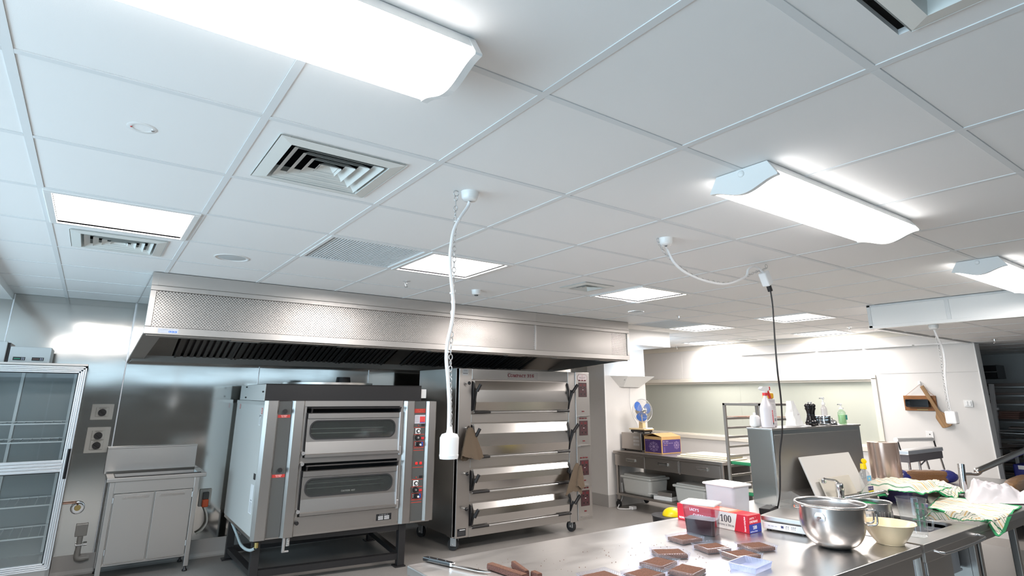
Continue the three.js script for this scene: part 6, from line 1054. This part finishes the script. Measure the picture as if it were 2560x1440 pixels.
{ // spray bottle
  const t = thing('spray_bottle', 'white spray bottle with a red trigger and red label', 'spray bottle', [5.04, TOPY, -0.785]);
  const body = std({ color: lin(0.72, 0.68, 0.70), roughness: 0.3 });
  const pr = [[0, 0], [0.062, 0], [0.066, 0.008], [0.066, 0.15], [0.058, 0.18], [0.03, 0.225], [0.02, 0.25], [0.018, 0.275], [0, 0.276]];
  mesh('bottle', lathe(pr, 36).scale(1, 1, 0.72), body, t);
  mesh('collar', cyl(0.021, 0.02, 0.022, 0, 0.262, 0, 20), M.red, t);
  mesh('trigger_head', alongZ([[-0.075, 0.318], [-0.045, 0.335], [0.045, 0.335], [0.05, 0.31], [0.02, 0.3], [0.016, 0.284], [-0.016, 0.284], [-0.022, 0.302], [-0.06, 0.306]], -0.014, 0.014), M.whiteGloss, t);
  mesh('nozzle', rb(0.045, 0.068, 0.305, 0.336, -0.014, 0.014, 0.004), M.red, t); mesh('trigger', alongZ([[0.022, 0.302], [0.045, 0.306], [0.07, 0.26], [0.074, 0.235], [0.064, 0.25], [0.034, 0.292]], -0.009, 0.009), M.red, t);
  const lab = (w, h, draw) => { const g = new THREE.CylinderGeometry(0.0666, 0.0666, h, 18, 1, true, -w / 2, w); return [g.scale(1, 1, 0.73), canvasMat(160, 256, draw)]; };
  const [g1, m1] = lab(0.95, 0.115, (c) => { c.fillStyle = '#d4262c'; c.fillRect(0, 0, 160, 256); c.fillStyle = '#f5e6e4'; c.font = 'bold 34px sans-serif'; scrawl(c, 14, 22, 130, 26, 2); scrawl(c, 14, 60, 130, 22, 4); for (let k = 0; k < 7; k++) scrawl(c, 24, 100 + k * 15, 108, 8, k); c.fillStyle = '#1c1a1e'; c.fillRect(0, 218, 160, 38); });
  mesh('red_label', g1.rotateY(0.45).translate(0, 0.085, 0), m1, t, true);
  const [g2, m2] = lab(0.95, 0.13, (c) => { c.fillStyle = '#d9d2d4'; c.fillRect(0, 0, 160, 256); c.fillStyle = '#8f7f86'; for (let k = 0; k < 14; k++) scrawl(c, 12, 12 + k * 17, 132, 8, k); });
  mesh('text_label', g2.rotateY(-0.75).translate(0, 0.085, 0), m2, t, true);
}
{
  const t = thing('cleaner_bottle', 'tall grey-white bottle with a yellow top behind the spray bottle', 'bottle', [5.19, TOPY, -0.85]);
  mesh('bottle', rb(-0.05, 0.05, 0, 0.235, -0.035, 0.035, 0.012, 2), std({ color: lin(0.55, 0.53, 0.55), roughness: 0.35 }), t); mesh('yellow_top', [rb(-0.045, 0.045, 0.235, 0.285, -0.03, 0.03, 0.012, 2)], std({ color: lin(0.75, 0.4, 0.02), roughness: 0.4 }), t);
  mesh('label', sheet(0.085, 0.17).translate(0.002, 0.12, 0.0356), canvasMat(96, 192, (c) => { c.fillStyle = '#d8d5d6'; c.fillRect(0, 0, 96, 192); c.fillStyle = '#555'; for (let k = 0; k < 10; k++) scrawl(c, 10, 20 + k * 12, 76, 6, k); c.fillStyle = '#222'; for (let k = 0; k < 12; k++) c.fillRect(48 + k * 3, 150, 1 + k % 2, 28); }), t, true);
  const u = thing('white_jug', 'white plastic jug half hidden behind the spray bottle', 'jug', [4.99, TOPY, -0.87]); mesh('jug_body', taper(rb(-0.045, 0.045, 0, 0.1, -0.03, 0.03, 0.025, 3), 1.15, 0.1), M.white, u); mesh('jug_neck', cyl(0.012, 0.01, 0.025, 0, 0.095, 0, 14), M.whiteGloss, u);
}
{ // paper bag
  const t = thing('paper_bag', 'crumpled white paper bag with a folded pointed top on the upstand', 'bag', [5.52, TOPY, -0.82]);
  const g = new THREE.BoxGeometry(0.135, 0.215, 0.1, 8, 12, 6), p = g.attributes.position; for (let i = 0; i < p.count; i++) { const y = (p.getY(i) + 0.1075) / 0.215, k = 1 - 0.6 * y; p.setX(i, p.getX(i) * k - 0.035 * y + 0.008 * fbm(p.getX(i) * 16, y * 5, p.getZ(i) * 16)); p.setZ(i, p.getZ(i) * (1 - 0.6 * y) + 0.007 * fbm(p.getX(i) * 20, y * 6, 3)); } g.computeVertexNormals();
  mesh('paper', g.translate(0, 0.1095, 0), M.white, t); mesh('pull_tab', rb(-0.004, 0.02, 0.09, 0.105, 0.036, 0.04, 0.002), std({ color: lin(0.55, 0.5, 0.52), roughness: 0.7 }), t);
  const s = solo('round_lid', 'small round white lid lying beside the paper bag', 'lid', lathe([[0, 0], [0.034, 0], [0.036, 0.004], [0.03, 0.01], [0, 0.011]], 24), M.whiteGloss, [5.55, TOPY, -0.726]);
}
const millPr = [[0, 0], [0.042, 0], [0.043, 0.03], [0.034, 0.042], [0.034, 0.05], [0.026, 0.075], [0.022, 0.1], [0.026, 0.13], [0.036, 0.15], [0.03, 0.155], [0.034, 0.165], [0.037, 0.178], [0.03, 0.19], [0.01, 0.194], [0, 0.194]];
[[5.705, -0.775, 'black pepper mill next to the paper bag'], [5.8, -0.8, 'black pepper mill next to the stacked chrome tins']].forEach(([x, z, say]) => { const t = thing('pepper_mill', say, 'pepper mill', [x, TOPY, z], 0, 'black pepper mills on the upstand'); mesh('mill_body', lathe(millPr, 32), M.blackGloss, t); mesh('mill_knob', [cyl(0.004, 0.004, 0.006, 0, 0.193, 0, 8), new THREE.SphereGeometry(0.008, 12, 8).translate(0, 0.203, 0)], M.zinc, t); });
[[5.88, -0.82, 0.036, 'small chrome tin behind the pepper mills'], [5.985, -0.79, 0.056, 'wide ringed chrome tin between pepper mill and dark bell']].forEach(([x, z, r, say]) => { const t = thing('chrome_tin', say, 'tin', [x, TOPY, z]); mesh('tin_body', lathe([[0, 0], [r, 0], [r, 0.016], [r - 0.003, 0.018], [r, 0.02], [r, 0.05], [r - 0.003, 0.052], [r, 0.054], [r, 0.076], [r - 0.004, 0.08], [0, 0.08]], 36), M.chrome, t); mesh('tin_lid', lathe([[0, 0.088], [r - 0.006, 0.086], [r + 0.002, 0.083], [r + 0.002, 0.079]], 36), M.chrome, t); });
{ const t = thing('counter_bell', 'small dark domed service bell beside the chrome tins', 'bell', [6.1, TOPY, -0.775]); mesh('bell_base', cyl(0.042, 0.042, 0.01, 0, 0, 0, 24), M.black, t); mesh('bell_dome', lathe([[0.04, 0.012], [0.036, 0.032], [0.02, 0.046], [0, 0.05]], 28), M.chrome, t); mesh('bell_button', cyl(0.004, 0.004, 0.014, 0, 0.048, 0, 8), M.black, t); }
function pump(x, z, h, r, bodyMat, say, liquid) {
  const t = thing('pump_bottle', say, 'soap bottle', [x, TOPY, z]);
  mesh('bottle', lathe([[0, 0], [r, 0], [r + 0.002, 0.006], [r + 0.002, h * 0.55], [r * 0.85, h * 0.63], [r * 0.42, h * 0.69], [r * 0.4, h * 0.73], [0, h * 0.73]], 28).scale(1, 1, 0.7), bodyMat, t);
  if (liquid) mesh('soap', lathe([[0, 0.003], [r - 0.003, 0.003], [r - 0.003, h * 0.45], [0, h * 0.45]], 24).scale(1, 1, 0.66), liquid, t);
  mesh('pump_collar', [cyl(r * 0.5, r * 0.42, h * 0.09, 0, h * 0.72, 0, 16), cyl(0.006, 0.006, h * 0.12, 0, h * 0.8, 0, 10)], M.whiteGloss, t);
  mesh('pump_head', [rb(-0.014, 0.014, h * 0.92, h, -0.012, 0.012, 0.005), tube([V3(0, h * 0.965, 0), V3(-0.03, h * 0.97, 0), V3(-0.055, h * 0.955, 0)], 0.006, 12, 8)], M.whiteGloss, t);
  return t;
}
pump(6.1, -0.84, 0.25, 0.034, phy({ color: lin(0.85, 0.83, 0.84), roughness: 0.15, transmission: 0.7, thickness: 0 }), 'tall clear pump bottle behind the chrome tins');
{ const t = pump(6.35, -0.8, 0.19, 0.046, phy({ color: lin(0.8, 0.92, 0.8), roughness: 0.1, transmission: 0.85, thickness: 0 }), 'pump bottle of pale green hand soap near the upstand end', std({ color: lin(0.36, 0.62, 0.3), roughness: 0.3 })); mesh('label', rb(0.0, 0.035, 0.04, 0.085, 0.03, 0.0335, 0.001), std({ color: lin(0.02, 0.25, 0.2), roughness: 0.4 }), t); }
{ // detergent
  const t = thing('detergent_bottle', 'clear detergent bottle with a bright yellow flip cap behind the tap', 'bottle', [5.72, BT + 0.06, -0.38]);
  const yel = std({ color: lin(0.85, 0.6, 0.0), roughness: 0.35 });
  mesh('bottle', lathe([[0, 0], [0.055, 0], [0.058, 0.01], [0.052, 0.07], [0.058, 0.13], [0.05, 0.17], [0.028, 0.19], [0.026, 0.2], [0, 0.2]], 32).scale(1, 1, 0.62), phy({ color: lin(0.9, 0.9, 0.9), roughness: 0.1, transmission: 0.8, thickness: 0 }), t);
  mesh('cap', [cyl(0.025, 0.021, 0.04, 0, 0.2, 0, 20), lathe([[0, 0], [0.02, 0], [0.022, 0.006], [0, 0.01]], 20).rotateZ(-1.3).translate(0.018, 0.258, 0)], yel, t);
  mesh('label', sheet(0.07, 0.04).translate(-0.004, 0.13, 0.036), canvasMat(96, 56, (c) => { c.fillStyle = '#6fb7dc'; c.fillRect(0, 0, 96, 56); c.fillStyle = '#e8e3a0'; c.beginPath(); c.arc(48, 30, 12, 0, 7); c.fill(); }), t, true);
  mesh('label', sheet(0.09, 0.055).translate(0, 0.04, 0.036), canvasMat(96, 64, (c) => { c.fillStyle = '#3c2f6a'; c.fillRect(0, 0, 96, 36); c.fillStyle = '#e2d24a'; c.fillRect(0, 36, 96, 28); c.fillStyle = '#eee'; scrawl(c, 8, 10, 80, 14, 2); }), t, true);
  const base = solo('bottle_stand', 'small dark ledge block under the detergent bottle', 'block', rb(-0.07, 0.07, 0, 0.058, -0.05, 0.05, 0.006), M.steelDark, [5.72, BT, -0.38]);
}
// ================================================================ TOWELS, BREAD, ROLL
function towelTex(kind) {
  return canvasMat(512, 512, (c) => {
    c.fillStyle = '#e6dfd0'; c.fillRect(0, 0, 512, 512);
    const bars = kind === 'check' ? [40, 70, 100, 170, 240, 300, 330, 400, 450] : [60, 84, 108, 150, 176, 202, 240, 268, 296, 330, 360, 392, 424, 452];
    bars.forEach((x, k) => { c.fillStyle = k % 4 === 2 ? '#d9b478' : k % 3 ? '#7f8d80' : '#6f9a7d'; c.fillRect(x, 0, k % 4 === 2 ? 12 : 6, 512); });
    if (kind === 'check') bars.forEach((y) => { c.fillStyle = '#7f8d80'; c.fillRect(0, y, 512, 5); });
    c.fillStyle = '#2f8f5b'; c.fillRect(0, 0, 24, 512); c.fillRect(488, 0, 24, 512); c.fillRect(0, 0, 512, 10); c.fillRect(0, 502, 512, 10);
  }, { roughness: 0.95, side: THREE.DoubleSide });
}
const stripeMat = towelTex('stripe'), checkMat = towelTex('check'), linenMat = std({ color: lin(0.58, 0.56, 0.58), roughness: 0.95, side: THREE.DoubleSide });
function clothG(nx, nz, f, th = 0.004) {                      // a closed thin cloth from a height field f(s,t) -> [x,y,z]
  const pos = [], uv = [], idx = [], N = (nx + 1) * (nz + 1);
  for (const dy of [0, -th]) for (let j = 0; j <= nz; j++) for (let i = 0; i <= nx; i++) { const [x, y, z] = f(i / nx, j / nz); pos.push(x, y + dy, z); uv.push(i / nx, j / nz); }
  for (let j = 0; j < nz; j++) for (let i = 0; i < nx; i++) { const a = j * (nx + 1) + i, b = a + 1, c = a + nx + 1, d = c + 1; idx.push(a, c, b, b, c, d, a + N, b + N, c + N, b + N, d + N, c + N); }
  const edge = (a, b) => idx.push(a, b, a + N, b, b + N, a + N);
  for (let i = 0; i < nx; i++) { edge(i, i + 1); edge(nz * (nx + 1) + i + 1, nz * (nx + 1) + i); } for (let j = 0; j < nz; j++) { edge((j + 1) * (nx + 1), j * (nx + 1)); edge(j * (nx + 1) + nx, (j + 1) * (nx + 1) + nx); }
  const g = new THREE.BufferGeometry(); g.setAttribute('position', new THREE.Float32BufferAttribute(pos, 3)); g.setAttribute('uv', new THREE.Float32BufferAttribute(uv, 2)); g.setIndex(idx); g.computeVertexNormals(); return g;
}
const lerp4 = (q, s, t) => { const a = q[0].clone().lerp(q[1], s), b = q[3].clone().lerp(q[2], s); return a.lerp(b, t); };
{ // flat striped towel on the bench edge
  const q = [at(2320, 1272), at(2352, 1240), at(2556, 1268), at(2492, 1312)];
  solo('tea_towel', 'striped green-edged tea towel spread flat over the bench edge', 'towel', clothG(60, 40, (s, t) => { const p = lerp4(q, s, t); let y = BT + 0.008 + 0.012 * Math.max(0, fbm(s * 5, t * 5, 2)); if (p.z > 0.455) y -= Math.min(0.08, (p.z - 0.455) * 2); return [p.x, y, p.z]; }), stripeMat, [0, 0, 0], 0, undefined, true);
  // crumpled towel hanging off the corner
  const c = at(2440, 1288), o = V3(5.44, BT, 0.33);
  solo('tea_towel', 'crumpled striped tea towel slipping off the sink corner', 'towel', clothG(56, 36, (s, t) => { const L = s * 0.62 - 0.34, w = (t - 0.5) * (0.3 - 0.1 * Math.max(0, s - 0.4)); let x = o.x + L * 0.55 + w * 0.7, z = o.z - 0.12 + 0.28 * s + w * 0.35, y = BT + 0.02 + 0.055 * Math.pow(Math.sin(PI * Math.min(1, s * 1.25)), 2) * Math.pow(Math.abs(Math.sin(t * 7 + s * 4)), 1.3) + 0.012 * fbm(s * 8, t * 6, 5); if (z > 0.475) { const e = z - 0.475; y -= e * 1.5; z = 0.475 + e * 0.35 + 0.01; } return [x, y, z]; }), stripeMat, [0, 0, 0], 0, undefined, true);
  const sc = thing('steel_scourer', 'dark wire scourer at the edge of the sink bowl', 'scourer', [5.42, BT, 0.12]); mesh('scourer', (() => { const g = new THREE.IcosahedronGeometry(0.035, 3), p = g.attributes.position; for (let i = 0; i < p.count; i++) { const v = V3().fromBufferAttribute(p, i), k = 1 + 0.22 * fbm(v.x * 60, v.y * 60, v.z * 60); p.setXYZ(i, v.x * k, v.y * 0.8 * k, v.z * k); } g.computeVertexNormals(); return g.translate(0, 0.027, 0); })(), M.rubber, sc);
}
{ // checked towel heap
  const o = at(2356, 1238);
  solo('tea_towel', 'heaped checked tea towel with a green edge beside the white cloth', 'towel', clothG(50, 40, (s, t) => { const a = s - 0.5, b = t - 0.5, m = Math.max(0, 1 - 3.2 * (a * a + b * b)); return [o.x + a * 0.36 + 0.03 * fbm(s * 4, t * 4, 1), BT + 0.012 + 0.1 * Math.pow(m, 0.8) + 0.035 * Math.max(0, fbm(s * 5 + 1, t * 5, 7)), o.z + b * 0.3 - 0.02 * a]; }), checkMat, [0, 0, 0], 0, undefined, true);
  // tub with a towel draped over it
  const u = V3(6.16, BT, -0.29), tb = thing('purple_tub', 'dark purple plastic tub under a striped tea towel', 'tub', u); mesh('tub', taper(shell(0.2, 0.15, 0.125, 0.04, 0.004), 0.86, 0.13), std({ color: lin(0.03, 0.02, 0.09), roughness: 0.35 }), tb);
  solo('tea_towel', 'striped green-edged tea towel draped over the purple tub', 'towel', clothG(52, 40, (s, t) => { const x = (s - 0.5) * 0.62, z = (t - 0.45) * 0.5, ox = Math.max(0, Math.abs(x) - 0.215), oz = Math.max(0, Math.abs(z) - 0.165), drop = Math.min(z > 0 ? 0.045 : 0.1, 1.2 * Math.hypot(ox, oz)); return [u.x + x * 0.96, BT + 0.142 - drop + 0.012 * fbm(s * 6, t * 6, 3) + 0.02 * Math.max(0, fbm(s * 3 + 2, t * 3, 1)), u.z + z * 0.98]; }), stripeMat, [0, 0, 0], 0, undefined, true);
}
{ // white cloth
  const q = [at(2408, 1240), at(2500, 1230), at(2640, 1262), at(2425, 1262)];
  solo('white_cloth', 'crumpled white cloth bundled on the bench beyond the sink', 'cloth', clothG(84, 60, (s, t) => { const p = lerp4(q, s, t), e = Math.min(1, 5 * Math.min(s, 1 - s, t, 1 - t)); const f = Math.abs(fbm(s * 3.2 + 4, t * 3.2, 2)), r = Math.abs(Math.sin((s * 1.7 + t) * 5 + 2 * fbm(s * 2, t * 2, 8))); return [p.x, BT + 0.01 + e * (0.03 + 0.085 * Math.exp(-9 * ((s - 0.25) ** 2 + (t - 0.45) ** 2)) + 0.05 * f + 0.03 * r), p.z]; }), linenMat, [0, 0, 0], 0, undefined, true);
}
{ // bread in a bag, brown paper sacks
  const bag = (name, say, x, z, turn, L0, r, mat, ends) => { const t = thing(name, say, 'bread', [x, BT, z], turn); const g = new THREE.SphereGeometry(1, 40, 24), p = g.attributes.position; for (let i = 0; i < p.count; i++) { const v = V3().fromBufferAttribute(p, i), sq = (a) => Math.sign(a) * Math.pow(Math.abs(a), 0.55), k = 1 + 0.05 * fbm(v.x * 4, v.y * 5, v.z * 4); p.setXYZ(i, sq(v.x) * L0 / 2, Math.max(0, (sq(v.y) * 0.5 + 0.5)) * r * k, sq(v.z) * r * 0.62 * k); } g.computeVertexNormals(); mesh('loaf', g, mat, t); return t; };
  const crust = phy({ color: lin(0.36, 0.17, 0.06), roughness: 0.5, clearcoat: 0.7, clearcoatRoughness: 0.15, map: crumb });
  const t = bag('bread_bag', 'bagged brown loaf with dark blue wrapper ends behind the towels', at(2312, 1207).x, at(2312, 1207).z, -0.62, 0.54, 0.12, crust);
  const blue = phy({ color: lin(0.015, 0.02, 0.16), roughness: 0.3, clearcoat: 0.5 });
  for (const s of [-1, 1]) mesh('wrapper_end', (() => { const g = new THREE.SphereGeometry(1, 24, 16), p = g.attributes.position; for (let i = 0; i < p.count; i++) { const v = V3().fromBufferAttribute(p, i), k = 1 + 0.08 * fbm(v.x * 5 + s, v.y * 5, v.z * 5); p.setXYZ(i, v.x * 0.11, Math.max(0, (v.y * 0.5 + 0.5) * 0.122 * k), v.z * 0.08 * k); } g.computeVertexNormals(); return g.translate(s * 0.23, 0, 0); })(), blue, t);
  const kraft = phy({ color: lin(0.46, 0.26, 0.12), roughness: 0.4, clearcoat: 0.6, clearcoatRoughness: 0.2, map: crumb });
  bag('wrapped_loaf', 'tan plastic-wrapped flat loaves lying beyond the white cloth', 7.75, 0.1, 0.1, 1.0, 0.1, kraft);
}
{ // upright roll of film
  const b = at(2221, 1213), fh = onZ(2219, 1103, b.z).y - BT, t = thing('film_roll', 'tall upright roll of clear copper-tinted film on the bench', 'roll', [b.x, BT, b.z]);
  mesh('film', [lathe([[0.05, 0.0], [0.132, 0.0], [0.135, 0.004], [0.135, fh - 0.004], [0.132, fh], [0.05, fh]], 56)], phy({ color: lin(0.60, 0.45, 0.38), metalness: 0.7, roughness: 0.2, clearcoat: 0.6, clearcoatRoughness: 0.1 }), t);
  mesh('core', lathe([[0.04, 0], [0.05, 0], [0.05, fh], [0.04, fh]], 24), std({ color: lin(0.5, 0.4, 0.28), roughness: 0.8 }), t);
}
{ // grey wrapping machine on legs
  const z = -0.93, P = (u, v) => onZ(u, v, z), a = P(2262, 1137), b = P(2332, 1163), t = thing('wrapping_stand', 'grey trough wrapping stand with a white roller on chrome legs', 'wrapping stand', [0, 0, 0]);
  const x0 = a.x, x1 = P(2350, 1150).x, y1 = a.y, y0 = P(2262, 1157).y;
  mesh('trough', [rb(x0, x1, y0, y1, z - 0.12, z + 0.04, 0.006)], std({ color: lin(0.13, 0.12, 0.13), roughness: 0.5 }), t);
  mesh('trough_cover', rb(x0 - 0.02, x1 + 0.01, y1, y1 + 0.045, z - 0.1, z + 0.05, 0.008), M.alu, t);
  mesh('roller', rod(V3(x0 - 0.05, y1 + 0.16, z - 0.05), V3(x1, y1 + 0.13, z - 0.05), 0.026, 18), M.whiteGloss, t);
  mesh('roller_arm', tube([V3(x1, y1 + 0.13, z - 0.05), V3(x1 + 0.05, y1 + 0.11, z - 0.05), V3(x1 + 0.08, y1 + 0.04, z - 0.05)], 0.01, 20, 8), M.rubber, t); mesh('roller_arm', rod(V3(x0, y1 + 0.14, z - 0.05), V3(x0 + 0.04, y1 + 0.03, z - 0.05), 0.009, 8), M.rubber, t);
  mesh('end_knob', cyl(0.028, 0.028, 0.03, 0, 0, 0, 16).rotateZ(PI / 2).translate(x1 + 0.045, y1 + 0.01, z), M.zinc, t);
  for (const [x, dz] of [[x0 + 0.03, 0.02], [x0 + 0.3, 0.02], [x1 - 0.14, -0.1], [x1 - 0.03, 0.02], [x0 + 0.03, -0.1]]) mesh('leg', rod(V3(x, y0, z + dz), V3(x + (x > x0 + 0.35 ? 0.05 : 0), BT, z + dz), 0.013, 10), M.chrome, t);
  mesh('brace', rod(V3(x0 + 0.3, BT + 0.08, z + 0.02), V3(x0 + 0.48, y0, z + 0.02), 0.008, 8), M.chrome, t);
}
{ // chrome tubular handle
  const z = -0.12, P = (u, v) => onZ(u, v, z), t = thing('tubular_rail', 'thick bent chrome tube rail rising behind the white cloth', 'rail', [0, 0, 0]);
  const f = P(2405, 1200); mesh('post', [rod(V3(f.x, BT, z), P(2402, 1160), 0.028, 18)], M.chrome, t);
  mesh('bracket', tube([P(2406, 1185), P(2425, 1185), P(2445, 1185), P(2452, 1178), P(2450, 1172)], 0.014, 30, 10), M.steelBright, t);
  mesh('rail_tube', [rod(P(2443, 1177), P(2640, 1092), 0.029, 20), new THREE.SphereGeometry(0.029, 16, 12).translate(...P(2443, 1177).toArray())], M.steelBright, t);
}
{ // bins under the benches
  const blue = std({ color: lin(0.01, 0.09, 0.4), roughness: 0.4 }), t = thing('blue_tub', 'blue plastic tub on the shelf beneath the sink', 'tub', [4.95, 0.181, 0.2]); mesh('tub', taper(shell(0.2, 0.16, 0.2, 0.05, 0.006), 0.85, 0.2), blue, t);
  const r = thing('red_cloth', 'crumpled red cloth beside the blue tub beneath the sink', 'cloth', [5.27, 0.181, 0.24]); mesh('cloth', (() => { const g = new THREE.IcosahedronGeometry(0.09, 4), p = g.attributes.position; for (let i = 0; i < p.count; i++) { const v = V3().fromBufferAttribute(p, i), k = 1 + 0.3 * fbm(v.x * 14, v.y * 14, v.z * 14); p.setXYZ(i, v.x * k, Math.max(-0.05, v.y * k), v.z * k); } g.computeVertexNormals(); return g.translate(0, 0.052, 0); })(), M.red, r);
  const w = std({ color: lin(0.1, 0.06, 0.045), roughness: 0.7 }); for (let k = 0; k < 4; k++) solo('cardboard_box', 'brown cardboard box stacked under the towel bench', 'box', rb(-0.16, 0.16, 0, 0.1, -0.12, 0.12, 0.004), w, [5.75 + 0.01 * k, 0.221 + k * 0.102, 0.1], 0, 'boxes stacked under the towel bench');
  const yb = at(1674, 1288, 0.44), y = thing('yellow_bucket', 'dark bucket with a yellow lid on the floor behind the island bench', 'bucket', [yb.x, 0, yb.z]);
  mesh('bucket', lathe([[0, 0], [0.16, 0], [0.19, 0.42], [0.2, 0.44], [0, 0.44]], 32), M.black, y); mesh('yellow_lid', (() => { const g = new THREE.SphereGeometry(0.11, 24, 12, 0, 7, 0, PI / 2).scale(1.1, 0.75, 1); return g.translate(0.03, 0.44, 0.02); })(), std({ color: lin(0.8, 0.6, 0.0), roughness: 0.35 }), y);
}

renderer.render(scene, camera);
